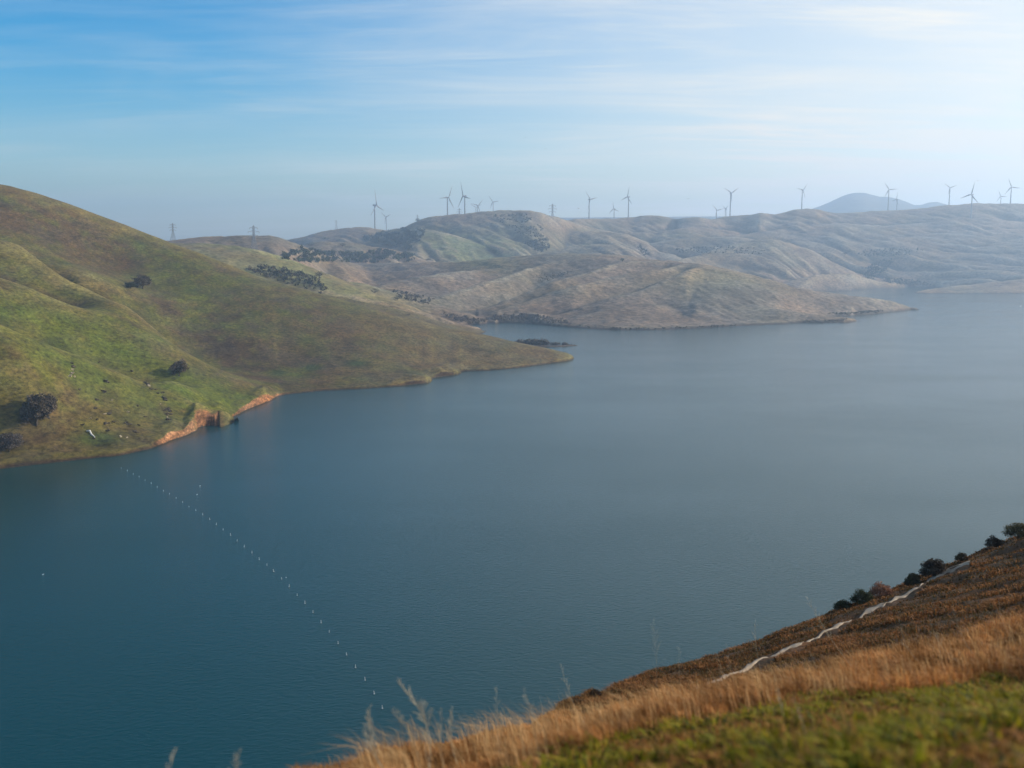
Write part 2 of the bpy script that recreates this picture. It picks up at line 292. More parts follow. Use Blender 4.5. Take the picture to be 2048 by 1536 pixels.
def far_height(Th, D):
    X = D * np.sin(Th); Y = D * np.cos(Th); pxc = np.array([project(math.sin(t) * 2000, math.cos(t) * 2000, 40)[0] for t in tB])
    dshm = colint(SHM, lambda q: q[1] if q[1] > 1000 else wdist(*q)); dshm2 = colint(SHM2, lambda q: wdist(*q)); dshf = colint(SHF, lambda q: wdist(*q))
    zs = []
    for li, (pts, gf, gb, r, lat, lam, amp, wob) in enumerate(RIDGES):
        q = []
        for P in pts:
            t, k = ang(P[0], P[1]); d = P[2] * hyp(P[0]) if len(P) > 2 else -CAMZ / k; q.append((t, d, CAMZ + k * d))
        q = np.array(q); dc = np.interp(tB, q[:, 0], q[:, 1]); zc = np.interp(tB, q[:, 0], q[:, 2])
        ker = np.array([1, 2, 3, 2, 1]) / 9.
        for _ in range(2): dc = np.convolve(np.pad(dc, 2, 'edge'), ker, 'valid'); zc = np.convolve(np.pad(zc, 2, 'edge'), ker, 'valid')
        out_ = np.maximum(q[0, 0] - tB, 0) + np.maximum(tB - q[-1, 0], 0)
        out_ = np.sqrt(out_ ** 2 + .012 ** 2) - .012; zc = zc - (lat + .1) * out_ * dc
        zc = zc + wob * 1.2 * perlin(tB * dc / 60, np.full(len(tB), li * 7.7), 4)
        dd = D - dc[None]; sd = np.sqrt(dd * dd + r * r) - r
        n = fbm((X + .5 * dd) / lam, Y / (lam * 3.5), 3, 100 + li)
        z = zc[None] - np.where(dd < 0, gf, gb) * sd * (1 + amp * n)
        if pts is MS:
            pre = np.interp(pxc, [1540, 1580, 1650, 1712, 1750, 1800, 1825, 1860], [0, 1225, 1325, wdist(1712, 631), wdist(1750, 628), wdist(1800, 623), wdist(1823, 620), 1600])
            z = np.where(pxc[None] > 1560, np.minimum(z, (D - pre[None]) * .25 + 0.8 * fbm(X / 30, Y / 30, 2, 19)), z)
        zs.append(z)
    # low ground between the ridges
    wl = 1 - sst(pxc[None], 860, 960); base = (6 + 16 * sst(D, 1250, 1600)) * wl - 9 * (1 - wl)
    base = np.maximum(base, np.clip((D - dshf[None]) * .10, -9, 22))
    base = np.where((pxc[None] > 955) & (pxc[None] < 1640) & (D < 1800), np.maximum(base, np.clip((D - dshm[None]) * .07, -9, 9) - 9 * sst(pxc[None], 1560, 1640)), base)
    base = np.where(pxc[None] < 1450, np.maximum(base, -9 + 29 * sst(D, 1740, 1800)), base)
    zs.append(base); zs = np.array(zs); m = zs.max(0); k = 2.2
    z = m + k * np.log(np.exp(np.clip((zs - m) / k, -30, 0)).sum(0))
    z -= 0.9 * np.abs(fbm((X + Y) / 60, (Y - X) / 150, 3, 77)) * sst(z, 2, 20) * (1 + 1.8 * sst(D, 1800, 2600))
    z += 0.45 * fbm(X / 28, Y / 28, 3, 13) * sst(z, 1, 12) * (1 + sst(D, 1800, 2600))
    # waterlines
    lim = (D - dshm[None] + nb_(X, Y)) * .30 + 22 * (1 - sst(pxc[None], 965, 1000))
    c1 = (pxc[None] > 965) & (pxc[None] < 1722) & (D < dshm[None] + 130); z = np.where(c1, np.minimum(z, lim), z)
    dsp = np.interp(tB, [ang(1817, 588)[0], ang(2048, 587)[0], ang(2700, 580)[0]], [wdist(1817, 588), wdist(2048, 587), wdist(2700, 580)])
    lim = (D - dshf[None] + nb_(X, Y)) * .42 + 70 * sst(pxc[None], 1850, 1960)
    c3 = (pxc[None] > 1560) & (pxc[None] < 1990) & (D > np.where(pxc[None] > 1818, dsp[None] + 60 + (pxc[None] - 1818) * 1.6, 1700)); z = np.where(c3, np.minimum(z, lim), z)
    lim = (D - dsp[None] + nb_(X, Y)) * .25
    c5 = (pxc[None] >= 1814) & (D > 1700) & (D < dsp[None] + 300); z = np.where(c5, np.minimum(z, lim), z)
    return z
def terrain(Th, D, near):
    X = D * np.sin(Th); Y = D * np.cos(Th)
    if near:
        z = land(Th, np.log(D)).astype(np.float64) * D
        px, py = project(X, Y, np.maximum(z, 0))
        z += 0.3 * fbm(X / 45, Y / 45, 3, 3) * sst(z, 0, 12) + 0.10 * fbm(X / 7, Y / 7, 3, 9) * sst(z, 0, 3)
        z -= 1.1 * np.abs(fbm((X + Y * 0.7) / 60, (Y - X) / 200, 2, 21)) * sst(z, 2, 15)
        n = fbm(X / 9, Y / 9, 3, 31); n2 = np.abs(fbm(X / 3.2, Y / 3.2, 3, 41))
        cl = np.interp(px, [-400, 0, 120, 300, 330, 345, 366, 390, 408, 430, 466, 484, 512, 526, 557, 580, 760, 800, 850, 862, 880, 905, 930, 1140],
                       [1.2, 1.6, 2.0, 1.2, 2.4, 3.0, 2.4, 5.4, 4.8, 3.0, 1.0, 1.9, 3.4, 3.8, 0.9, 0.6, 0.6, 1.6, 2.2, 1.4, 2.6, 2.2, 1.0, 1.5])
        cl = cl * (1 + .25 * n * (1 - sst(cl, 2, 5)))
        cl = .5 + (cl - .5) * (1 - sst(D - np.interp(Th[0], SHD[:, 0], SHD[:, 1])[None], 16, 48))
        big = sst(cl, 2.2, 5)
        z0 = z + 0.3 * n * big - 0.25 * n2 * big
        z = z + cl * sst(z0, 0.05, 0.35 + cl * 0.17) * (1 - sst(z0, 1.0, 6 + 1.5 * cl)) - 0.07 * cl * n2 * sst(z0, 0, 0.5) * (1 - sst(z0, 1.5, 3))
    else:
        z = far_height(Th, D)
        nr = int((np.exp(lB) < 1330).sum()); za = land(Th[:nr], np.log(D[:nr])).astype(float) * D[:nr]
        wl = (1 - sst(D[:nr], 1200, 1310)) * (1 - sst(tB, th(880), th(930)))[None]; z[:nr] = z[:nr] * (1 - wl) + za * wl
        n = fbm(X / 22, Y / 22, 2, 31)
        z += (0.9 + 1.0 * sst(n, -.3, .5)) * sst(z, 0, 1.2)
        z -= 6 * (1 - sst(D, 1074, 1089)) * (1 - sst(tB, th(1100), th(1150)))[None]
    return X, Y, np.maximum(z, -3.0)
def gridfaces(nr, nc):
    i = np.arange(nr - 1)[:, None] * nc + np.arange(nc - 1)[None]; i = i.ravel()
    return np.c_[i, i + 1, i + nc + 1, i + nc]
def smooth2(a, k):
    for _ in range(k):
        q = np.pad(a, 1, 'reflect', reflect_type='odd'); a = (a + q[2:, 1:-1] + q[:-2, 1:-1] + q[1:-1, 2:] + q[1:-1, :-2]) / 5
    return a

# left hill grid: rows gather at the waterline
tA = np.linspace(th(-560), th(1168), 780)
dsh = np.interp(tA, SHD[:, 0], SHD[:, 1])
s_ = np.concatenate([[-22, -9, -4, -2], np.arange(-1, 9, 0.4), 9 + np.cumsum(np.linspace(0.5, 2.35, 345))]); s_[-1] = max(s_[-1], 500)
DA = dsh[None] + s_[:, None] * ((1090 - dsh[None]) / s_[-1]) ** np.where(s_ > 9, 1, 0)[:, None] * 1.0
DA = np.maximum.accumulate(DA, 0)
TA = np.broadcast_to(tA[None], DA.shape)
XA, YA, ZA = terrain(TA, DA, True)
# far grid
tB = np.linspace(th(-420), th(2480), 860); lB = np.linspace(math.log(1075), math.log(4400), 540)
TB, DB = np.meshgrid(tB, np.exp(lB)); XB, YB, ZB = terrain(TB, DB, False)

def locate(px, py, which, dmin=0):
    t, k = ang(px, py)
    T, DD, Z = (tA, DA, ZA) if which == 'A' else ((tB, DB, ZB) if which == 'B' else (tF, DF, ZF))
    j = np.clip(np.searchsorted(T, t), 1, len(T) - 1); f = (t - T[j - 1]) / (T[j] - T[j - 1])
    d = DD[:, j - 1] * (1 - f) + DD[:, j] * f; z = Z[:, j - 1] * (1 - f) + Z[:, j] * f
    hit = np.nonzero((z >= CAMZ + k * d) & (d > dmin))[0]
    i = hit[0] if len(hit) else int(np.argmax((z - CAMZ) / d - (d < dmin) * 9))
    return Vector((d[i] * math.sin(t), d[i] * math.cos(t), z[i]))
def zat(px, D, which='B'):
    t = th(px); T, DD, Z = (tA, DA, ZA) if which == 'A' else ((tB, DB, ZB) if which == 'B' else (tF, DF, ZF))
    j = int(np.clip(np.searchsorted(T, t), 0, len(T) - 1)); return Vector((D * math.sin(t), D * math.cos(t), float(np.interp(D, DD[:, j], Z[:, j]))))

def blob(px, py, cx, cy, rx, ry, rot=0):
    c, s2 = math.cos(R(rot)), math.sin(R(rot)); dx = px - cx; dy = py - cy
    return np.exp(-(((dx * c + dy * s2) / rx) ** 2 + ((-dx * s2 + dy * c) / ry) ** 2))

# ------------------------------------------------------------------ materials
def newmat(name):
    m = bpy.data.materials.new(name); m.use_nodes = True; t = m.node_tree
    b = t.nodes['Principled BSDF']; b.inputs['Roughness'].default_value = 0.9; b.inputs['Specular IOR Level'].default_value = 0.15
    return m, t.nodes, t.links, b
def simple(name, c, rough=0.8, var=0.25, scale=3.0):
    m, n, l, b = newmat(name); b.inputs['Roughness'].default_value = rough
    tx = n.new('ShaderNodeTexNoise'); tx.inputs['Scale'].default_value = scale; tx.inputs['Detail'].default_value = 4
    g = n.new('ShaderNodeNewGeometry'); l.new(g.outputs['Position'], tx.inputs[0])
    r = n.new('ShaderNodeValToRGB'); r.color_ramp.elements[0].position = 0.3; r.color_ramp.elements[1].position = 0.7
    r.color_ramp.elements[0].color = tuple(x * (1 - var) for x in c) + (1,); r.color_ramp.elements[1].color = tuple(min(1, x * (1 + var)) for x in c) + (1,)
    l.new(tx.outputs[0], r.inputs[0]); l.new(r.outputs[0], b.inputs['Base Color']); return m
def colmat(name, rough=0.85, transl=0.0, var=0.35, scale=30.0):
    m, n, l, b = newmat(name); b.inputs['Roughness'].default_value = rough
    a = n.new('ShaderNodeAttribute'); a.attribute_name = 'Col'
    tx = n.new('ShaderNodeTexNoise'); tx.inputs['Scale'].default_value = scale; g = n.new('ShaderNodeNewGeometry'); l.new(g.outputs['Position'], tx.inputs[0])
    mr = n.new('ShaderNodeMapRange'); mr.inputs[3].default_value = 1 - var; mr.inputs[4].default_value = 1 + var
    mr.inputs[1].default_value = 0.3; mr.inputs[2].default_value = 0.7
    l.new(tx.outputs[0], mr.inputs[0])
    v = n.new('ShaderNodeVectorMath'); v.operation = 'SCALE'; l.new(a.outputs[0], v.inputs[0]); l.new(mr.outputs[0], v.inputs['Scale'])
    l.new(v.outputs[0], b.inputs['Base Color'])
    if transl:
        t = n.new('ShaderNodeBsdfTranslucent'); l.new(v.outputs[0], t.inputs[0]); x = n.new('ShaderNodeMixShader'); x.inputs[0].default_value = transl
        l.new(b.outputs[0], x.inputs[1]); l.new(t.outputs[0], x.inputs[2]); l.new(x.outputs[0], n['Material Output'].inputs[0])
    return m
def hillmat(name, s1, s2, s3, bump, bd):
    """vertex colour carries the broad ground cover, plus painted relief shading on the hills; noises add tufts, dry streaks and relief."""
    m, n, l, b = newmat(name)
    a = n.new('ShaderNodeAttribute'); a.attribute_name = 'Col'; g = n.new('ShaderNodeNewGeometry')
    mp = n.new('ShaderNodeMapping'); mp.inputs['Scale'].default_value = (1, 1, 1.8); l.new(g.outputs['Position'], mp.inputs[0])
    def noise(sc, d, ro, lo, hi, a0, a1):
        t = n.new('ShaderNodeTexNoise'); t.inputs['Scale'].default_value = sc; t.inputs['Detail'].default_value = d; t.inputs['Roughness'].default_value = ro
        l.new(mp.outputs[0], t.inputs[0]); r = n.new('ShaderNodeMapRange'); r.inputs[1].default_value = lo; r.inputs[2].default_value = hi
        r.inputs[3].default_value = a0; r.inputs[4].default_value = a1; l.new(t.outputs[0], r.inputs[0]); return t, r.outputs[0]
    t1, r1 = noise(s1, 6, 0.65, 0.35, 0.65, 0.68, 1.32)
    t2, r2 = noise(s2, 5, 0.75, 0.32, 0.68, 0.3, 1.75)
    t3, r3 = noise(s3, 3, 0.6, 0.35, 0.7, 0.0, 1.0)
    mm = n.new('ShaderNodeMath'); mm.operation = 'MULTIPLY'; l.new(r1, mm.inputs[0]); l.new(r2, mm.inputs[1])
    v = n.new('ShaderNodeVectorMath'); v.operation = 'SCALE'; l.new(a.outputs[0], v.inputs[0]); l.new(mm.outputs[0], v.inputs['Scale'])
    v2 = n.new('ShaderNodeVectorMath'); v2.operation = 'MULTIPLY'; v2.inputs[1].default_value = (1.25, 0.98, 0.75); l.new(v.outputs[0], v2.inputs[0])
    mx = n.new('ShaderNodeMix'); mx.data_type = 'RGBA'; l.new(r3, mx.inputs[0]); l.new(v.outputs[0], mx.inputs[6]); l.new(v2.outputs[0], mx.inputs[7])
    l.new(mx.outputs[2], b.inputs['Base Color'])
    bp = n.new('ShaderNodeBump'); bp.inputs['Strength'].default_value = bump; bp.inputs['Distance'].default_value = bd
    l.new(t2.outputs[0], bp.inputs['Height']); l.new(bp.outputs[0], b.inputs['Normal'])
    return m

MAT_HILL = hillmat('hill_grass', 0.07, 0.42, 0.03, 0.8, 0.4)
MAT_FAR = hillmat('far_hill_grass', 0.014, 0.16, 0.006, 0.6, 0.8)
MAT_FORE = hillmat('foreground_soil', 0.8, 9.0, 0.35, 0.8, 0.06)

def lerp(a, b, t): return a + (np.array(b) - a) * t[..., None]
# ---- left hill
px, py = project(XA, YA, ZA)
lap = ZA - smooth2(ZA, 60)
dx = XA - XB[0, 0]
gr = fbm(XA / 38, YA / 38, 5, 5, .62) * 0.6 + 0.5; gr2 = fbm(XA / 10, YA / 10, 4, 55, .65)
C = np.zeros(XA.shape + (3,)) + np.array((0.105, 0.098, 0.030))
brown = np.array((0.092, 0.068, 0.036)); tan = np.array((0.135, 0.108, 0.062)); green = np.array((0.085, 0.112, 0.016)); dark = np.array((0.062, 0.048, 0.030))
gm = 0.7 * blob(px, py, 380, 560, 170, 60, 38) + 0.8 * blob(px, py, 330, 740, 220, 55, 30) + 0.6 * blob(px, py, 60, 640, 200, 60, 22) + 0.7 * blob(px, py, 460, 800, 80, 25) + 0.5 * blob(px, py, 130, 720, 150, 40, 25) + 0.5 * blob(px, py, 820, 742, 60, 10, 12) + .5*blob(px,py,590,745,40,10)
bm = 1.1 * blob(px, py, 60, 425, 260, 60, 25) + 1.0 * blob(px, py, 460, 680, 170, 55, 38) + 0.8 * blob(px, py, 300, 500, 200, 30, 30) + 0.7 * blob(px, py, 640, 640, 150, 40, 25) + 0.7 * blob(px, py, 90, 800, 90, 70, 20) + 0.5 * blob(px, py, 650, 730, 150, 40) + 0.4 * blob(px, py, 200, 640, 120, 14, 28)
tm = sst(px, 560, 900) * 0.75
bb = np.clip(bm + 0.9 * (gr - 0.5) + 0.3 * gr2, 0, 1); gg = np.clip(gm + 0.5 * (0.5 - gr) - 0.25 * gr2, 0, 1)
C = lerp(C, tan, tm); C = lerp(C, brown, bb); C = lerp(C, green, gg * (1 - 0.6 * tm))
org = np.clip(blob(px, py, 400, 840, 75, 30) + blob(px, py, 525, 800, 45, 22) + blob(px, py, 345, 875, 30, 16), 0, 1); org = np.clip(org * 1.6, 0, 1)
C = lerp(C, (0.060, 0.043, 0.026), 0.95 * np.clip(blob(px, py, 455, 690, 130, 50, 38) * sst(gr, .25, .7), 0, 1)); C = lerp(C, dark, np.clip(-lap * 0.7 - 0.08, 0, 0.8) * (1 - sst(DA, 900, 970)) * (1 - org)); C = lerp(C, np.array((0.19, 0.17, 0.065)), np.clip(lap * 0.55 - 0.05, 0, 0.65))  # brown gullies; crests lightened by curvature, relief light put into the colour
dgp = blob(px, py, 557, 745, 16, 6) + blob(px, py, 625, 735, 18, 6) + blob(px, py, 713, 727, 18, 5) + blob(px, py, 195, 878, 45, 14)
C = lerp(C, (0.045, 0.075, 0.022), np.clip(dgp * 1.2, 0, 0.85))
# bare earth on the steep bank faces
gy = np.gradient(ZA, axis=0) / np.maximum(np.gradient(DA, axis=0), 0.05)
steep = np.clip(sst(gy, 0.7, 1.5) + org * sst(gy, .38, .8), 0, 1) * sst(9.5 - ZA, 0, 2)
earth = lerp(np.zeros(XA.shape + (3,)) + np.array((0.058, 0.040, 0.028)), (0.29, 0.150, 0.080), org)
earth = earth * (0.62 + 0.65 * sst(fbm(XA / 1.8, YA / 1.8 + ZA * .8, 4, 8, .7), -.4, .5))[..., None]
C = lerp(C, earth, steep)
C = C + (earth - C) * (sst(1.3 - ZA, 0, 1.0) * 0.85)[..., None]
C = lerp(C, (0.05, 0.038, 0.028), sst(0.5 - ZA, 0, 0.4))
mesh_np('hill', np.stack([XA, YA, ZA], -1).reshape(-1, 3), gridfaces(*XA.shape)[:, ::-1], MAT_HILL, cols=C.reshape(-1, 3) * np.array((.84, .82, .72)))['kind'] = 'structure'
bpy.data.objects['hill']['label'] = 'green and brown grassy hillside running down to the water at the left'
# ---- far hills
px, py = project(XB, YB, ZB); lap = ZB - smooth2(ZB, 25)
gr = fbm(XB / 210, YB / 210, 4, 15) * 0.5 + 0.5; gr2 = fbm(XB / 60, YB / 60, 3, 65)
C = np.zeros(XB.shape + (3,)) + np.array((0.165, 0.128, 0.092))
greenf = np.array((0.135, 0.155, 0.06))
gg = 0.9 * (1 - sst(px, 600, 1000)) * (1 - sst(DB, 1300, 1500)) + 0.55 * blob(px, py, 1000, 490, 130, 40) + 0.8 * blob(px, py, 900, 490, 110, 30, 20) + 0.15 * blob(px, py, 1420, 560, 110, 40) + 0.4 * blob(px, py, 1200, 480, 160, 25)
C = lerp(C, greenf, np.clip(gg + 0.5 * (gr - 0.5), 0, 0.9))
C = lerp(C, (0.14, 0.10, 0.062), np.clip(0.7 * (0.5 - gr) + 0.4 * gr2, 0, 0.8))
C = lerp(C, (0.055, 0.05, 0.035), np.clip(-lap * 0.34 - 0.05, 0, 0.8) * np.where(px < 1000, sst(DB, 1140, 1260), 1)); C = lerp(C, (0.24, 0.205, 0.14), np.clip(lap * 0.4 - 0.05, 0, 0.75))  # creases darkened and crests lightened by curvature: spur shading painted into the colour
sc = 0.9 * blob(px, py, 780, 482, 70, 17, -10) + 0.8 * blob(px, py, 1045, 455, 45, 22, 40) + 0.7 * blob(px, py, 1085, 490, 26, 12, 30) + 0.6 * blob(px, py, 1390, 500, 60, 10) + 0.6 * blob(px, py, 1450, 482, 90, 8) + 0.7 * blob(px, py, 1760, 510, 60, 10, -8) + 0.6 * blob(px, py, 1320, 442, 40, 8) + 0.5 * blob(px, py, 1950, 425, 90, 7) + 0.8 * blob(px, py, 570, 560, 80, 14, 16) + 0.4 * blob(px, py, 470, 480, 90, 10)
C = lerp(C, (0.05, 0.055, 0.03), np.clip(sc * (0.85 + 0.5 * gr2), 0, 0.85))
C = lerp(C, (0.05, 0.038, 0.028), sst(2.4 - ZB, 0, 1.6))
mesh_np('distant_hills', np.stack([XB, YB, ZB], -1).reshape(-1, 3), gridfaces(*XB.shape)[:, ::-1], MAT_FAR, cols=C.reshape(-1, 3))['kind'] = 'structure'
# ---- far mountain
PM = np.array([(1100, 436), (1560, 432), (1600, 424), (1630, 414), (1650, 406), (1668, 397), (1685, 390), (1700, 387), (1718, 387), (1738, 392), (1750, 395), (1765, 395), (1785, 399), (1800, 404), (1818, 411), (1832, 411), (1846, 406), (1862, 405), (1878, 409), (1895, 413), (1960, 420), (2500, 425)])
tM = np.linspace(th(1000), th(2500), 420); DM0 = 7400
lM = np.linspace(4300, 9000, 90); TM, DM = np.meshgrid(tM, lM)
crest = np.interp(tM, [th(a) for a in PM[:, 0]], [CAMZ + ang(a, b)[1] * DM0 for a, b in PM])
XM, YM = DM * np.sin(TM), DM * np.cos(TM)
env = np.where(DM < DM0, sst(DM, 4600, DM0), 1 - sst(DM, DM0, 9600))
ZM = 50 + (crest[None] - 50) * env + 10 * fbm(XM / 350, YM / 350, 4, 5) * sst(np.abs(DM - DM0), 0, 900)
mesh_np('mountain', np.stack([XM, YM, ZM], -1).reshape(-1, 3), gridfaces(*XM.shape)[:, ::-1], MAT_FAR, cols=np.full((XM.size, 3), 0.08) * np.array((1, 1.05, 0.8)))['kind'] = 'structure'

# ------------------------------------------------------------------ foreground slope
SIL = [(-900, 1750, 4.5), (200, 1640, 5.5), (400, 1592, 6), (560, 1562, 7), (700, 1530, 8), (800, 1508, 9.5), (920, 1484, 11), (1000, 1466, 12.5), (1080, 1446, 14), (1125, 1420, 17), (1160, 1398, 19), (1188, 1381, 21), (1215, 1383, 23), (1300, 1353, 28), (1400, 1322, 32),
       (1500, 1290, 36), (1600, 1252, 40), (1650, 1232, 42), (1700, 1216, 44), (1780, 1184, 46), (1870, 1145, 50), (1950, 1110, 52), (2048, 1068, 55), (2400, 930, 60), (3200, 700, 62)]
BANDS = [[(-900, 2000, 2.2), (400, 1800, 3.0), (700, 1650, 4.2), (1000, 1600, 4.2), (1400, 1575, 3.6), (1700, 1562, 3.2), (2048, 1562, 3), (3200, 1500, 3)],
         [(-900, 1900, 3), (400, 1690, 4.3), (700, 1580, 6), (1000, 1534, 6.2), (1200, 1486, 6.8), (1500, 1427, 7.8), (1800, 1390, 8.6), (2048, 1356, 9.2), (3200, 1250, 10)],
         [(-900, 1800, 3.8), (400, 1630, 5.2), (700, 1550, 7), (900, 1510, 9), (1080, 1474, 11), (1180, 1450, 12.5), (1300, 1419, 13), (1500, 1382, 13.5), (1700, 1340, 14.5), (1900, 1298, 15), (2048, 1258, 15.5), (3200, 1000, 16)],
         [(-900, 1770, 4.2), (400, 1606, 5.6), (700, 1538, 7.5), (900, 1496, 10), (1080, 1457, 12.5), (1190, 1416, 17), (1300, 1382, 21), (1500, 1328, 24), (1700, 1268, 27), (1900, 1206, 30), (2048, 1155, 33), (3200, 850, 36)], SIL]
tF = np.concatenate([np.linspace(-1.2, th(500), 60)[:-1], np.linspace(th(500), th(2300), 420), np.linspace(th(2300), 1.2, 40)[1:]])
lF = np.linspace(math.log(0.9), math.log(230), 430)
KN = [(np.full(len(tF), 0.0), np.full(len(tF), (88.35 - CAMZ) / 1.0)), (np.full(len(tF), math.log(1.8)), np.full(len(tF), (88.3 - CAMZ) / 1.8))]
def sm(a, k=2):
    for _ in range(k): a = np.r_[a[0], (a[:-2] + 2 * a[1:-1] + a[2:]) / 4, a[-1]]
    return a
for bnd in BANDS:
    q = [ang(a, b_) + (dd,) for a, b_, dd in bnd]; tt_ = [x[0] for x in q]
    KN.append((sm(np.log(np.interp(tF, tt_, [x[2] for x in q]))), sm(np.interp(tF, tt_, [x[1] for x in q]))))
SILA = np.c_[tF, np.exp(KN[-1][0])]
ls, ks = KN[-1]; Ds = np.exp(ls); zs_ = CAMZ + ks * Ds
for f in (1.12, 1.35, 1.8, 2.6, 5.0):
    d = Ds * f; KN.append((np.log(d), (zs_ - (0.5 + 0.1 * min(f, 2) + np.maximum(0, -ks - 0.3) * 1.2) * (d - Ds) - CAMZ) / d))
def pchip(x, y, xi):
    h = np.diff(x); dl = np.diff(y) / h; m_ = np.zeros(len(x)); m_[0] = dl[0]; m_[-1] = dl[-1]
    ok = dl[:-1] * dl[1:] > 0; w1 = 2 * h[1:] + h[:-1]; w2 = h[1:] + 2 * h[:-1]
    with np.errstate(divide='ignore', invalid='ignore'): hm_ = (w1 + w2) / (w1 / dl[:-1] + w2 / dl[1:])
    m_[1:-1] = np.where(ok, hm_, 0); i = np.clip(np.searchsorted(x, xi) - 1, 0, len(x) - 2); t = (xi - x[i]) / h[i]; t = np.clip(t, -.5, 1.0)
    return (2*t**3 - 3*t**2 + 1) * y[i] + (t**3 - 2*t**2 + t) * h[i] * m_[i] + (3*t**2 - 2*t**3) * y[i+1] + (t**3 - t**2) * h[i] * m_[i+1]
TF, DF = np.meshgrid(tF, np.exp(lF)); KF = np.zeros(TF.shape)
for j in range(len(tF)): KF[:, j] = pchip(np.array([k_[0][j] for k_ in KN]), np.array([k_[1][j] for k_ in KN]), lF)
ZF = CAMZ + KF * DF
XF, YF = DF * np.sin(TF), DF * np.cos(TF)
ZF += 0.035 * fbm(XF / 0.7, YF / 0.7, 3, 2) * sst(DF, 1.5, 6) + 0.12 * fbm(XF / 3, YF / 3, 4, 6) * sst(DF, 6, 25) + 0.12 * sst(DF, 15, 40) * fbm(XF / 1.3, YF / 1.3, 3, 16)
ZF = np.maximum(ZF, -3)
B2T = np.array([(th(a), d) for a, d in ((-900, 1.0), (700, 2.5), (1000, 4.6), (1100, 5.2), (1200, 6.2), (1500, 7.6), (1800, 8.5), (2048, 9.0), (3200, 10))])
B3T = np.array([(th(a), d) for a, d in ((-900, 5), (1080, 14), (1190, 15), (1300, 14), (1500, 13.5), (1700, 14), (1900, 15), (2048, 15.5), (3200, 16))])
def zones(t, d, x, y):
    w = 1 + 0.10 * fbm(x / 1.2, y / 1.2, 2, 91)
    g = 1 - sst(d * w, np.interp(t, B2T[:, 0], B2T[:, 1]) * 0.9, np.interp(t, B2T[:, 0], B2T[:, 1]) * 1.08)
    s2 = sst(d * w, np.interp(t, B3T[:, 0], B3T[:, 1]) * 0.95, np.interp(t, B3T[:, 0], B3T[:, 1]) * 1.12)
    return g, s2
g_, sl_ = zones(TF, DF, XF, YF)
C = np.zeros(XF.shape + (3,)) + np.array((0.15, 0.085, 0.042))
C = lerp(C, (0.045, 0.05, 0.012), g_); C = lerp(C, (0.070, 0.040, 0.021), sl_)
n = fbm(XF / 2.2, YF / 2.2, 4, 44)
C = lerp(C, (0.17, 0.085, 0.035), sl_ * sst(n, 0.1, 0.6) * 0.7); C = lerp(C, (0.032, 0.028, 0.014), sl_ * sst(-n, 0.05, 0.6) * 0.8)
mesh_np('foreground_slope', np.stack([XF, YF, ZF], -1).reshape(-1, 3), gridfaces(*XF.shape)[:, ::-1], MAT_FORE, cols=C.reshape(-1, 3))['kind'] = 'structure'
def fz(t, d):
    j = np.clip(np.searchsorted(tF, t), 1, len(tF) - 1); f = (t - tF[j - 1]) / (tF[j] - tF[j - 1])
    r = (np.log(d) - lF[0]) / (lF[1] - lF[0]); i = np.clip(r.astype(int), 0, len(lF) - 2); g = r - i
    return (ZF[i, j - 1] * (1 - f) + ZF[i, j] * f) * (1 - g) + (ZF[i + 1, j - 1] * (1 - f) + ZF[i + 1, j] * f) * g

# ------------------------------------------------------------------ water
m, n, l, b = newmat('reservoir_water')
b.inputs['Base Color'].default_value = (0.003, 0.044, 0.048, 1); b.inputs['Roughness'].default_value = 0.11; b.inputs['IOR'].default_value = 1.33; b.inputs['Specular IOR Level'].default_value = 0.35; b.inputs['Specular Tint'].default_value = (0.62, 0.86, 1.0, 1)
g = n.new('ShaderNodeNewGeometry')
def wn(sx, sy, sc, det):
    mp = n.new('ShaderNodeMapping'); mp.inputs['Scale'].default_value = (sx, sy, 1); mp.inputs['Rotation'].default_value = (0, 0, R(14)); l.new(g.outputs['Position'], mp.inputs[0])
    t = n.new('ShaderNodeTexNoise'); t.inputs['Scale'].default_value = sc; t.inputs['Detail'].default_value = det; t.inputs['Roughness'].default_value = 0.6; l.new(mp.outputs[0], t.inputs[0]); return t
t1 = wn(1, 1.6, 0.6, 5); t2 = wn(1, 1.2, 2.4, 3); t3 = wn(1, 2.2, 0.006, 4)
ad = n.new('ShaderNodeMath'); ad.operation = 'MULTIPLY_ADD'; l.new(t2.outputs[0], ad.inputs[0]); ad.inputs[1].default_value = 0.35; l.new(t1.outputs[0], ad.inputs[2])
st = n.new('ShaderNodeMapRange'); st.inputs[1].default_value = 0.35; st.inputs[2].default_value = 0.65; st.inputs[3].default_value = 0.75; st.inputs[4].default_value = 1.0; l.new(t3.outputs[0], st.inputs[0])
bp = n.new('ShaderNodeBump'); bp.inputs['Distance'].default_value = 0.17; l.new(st.outputs[0], bp.inputs['Strength']); l.new(ad.outputs[0], bp.inputs['Height']); l.new(bp.outputs[0], b.inputs['Normal'])
rv = n.new('ShaderNodeMapRange'); rv.inputs[1].default_value = 0.4; rv.inputs[2].default_value = 0.62; rv.inputs[3].default_value = 0.07; rv.inputs[4].default_value = 0.13; l.new(t3.outputs[0], rv.inputs[0]); l.new(rv.outputs[0], b.inputs['Roughness'])
gx = np.linspace(-4200, 4800, 19); gyv = np.linspace(-250, 8800, 19); GX, GY = np.meshgrid(gx, gyv)
wat = mesh_np('water', np.stack([GX, GY, GX * 0], -1).reshape(-1, 3), gridfaces(19, 19), m, smooth=False); wat['kind'] = 'structure'

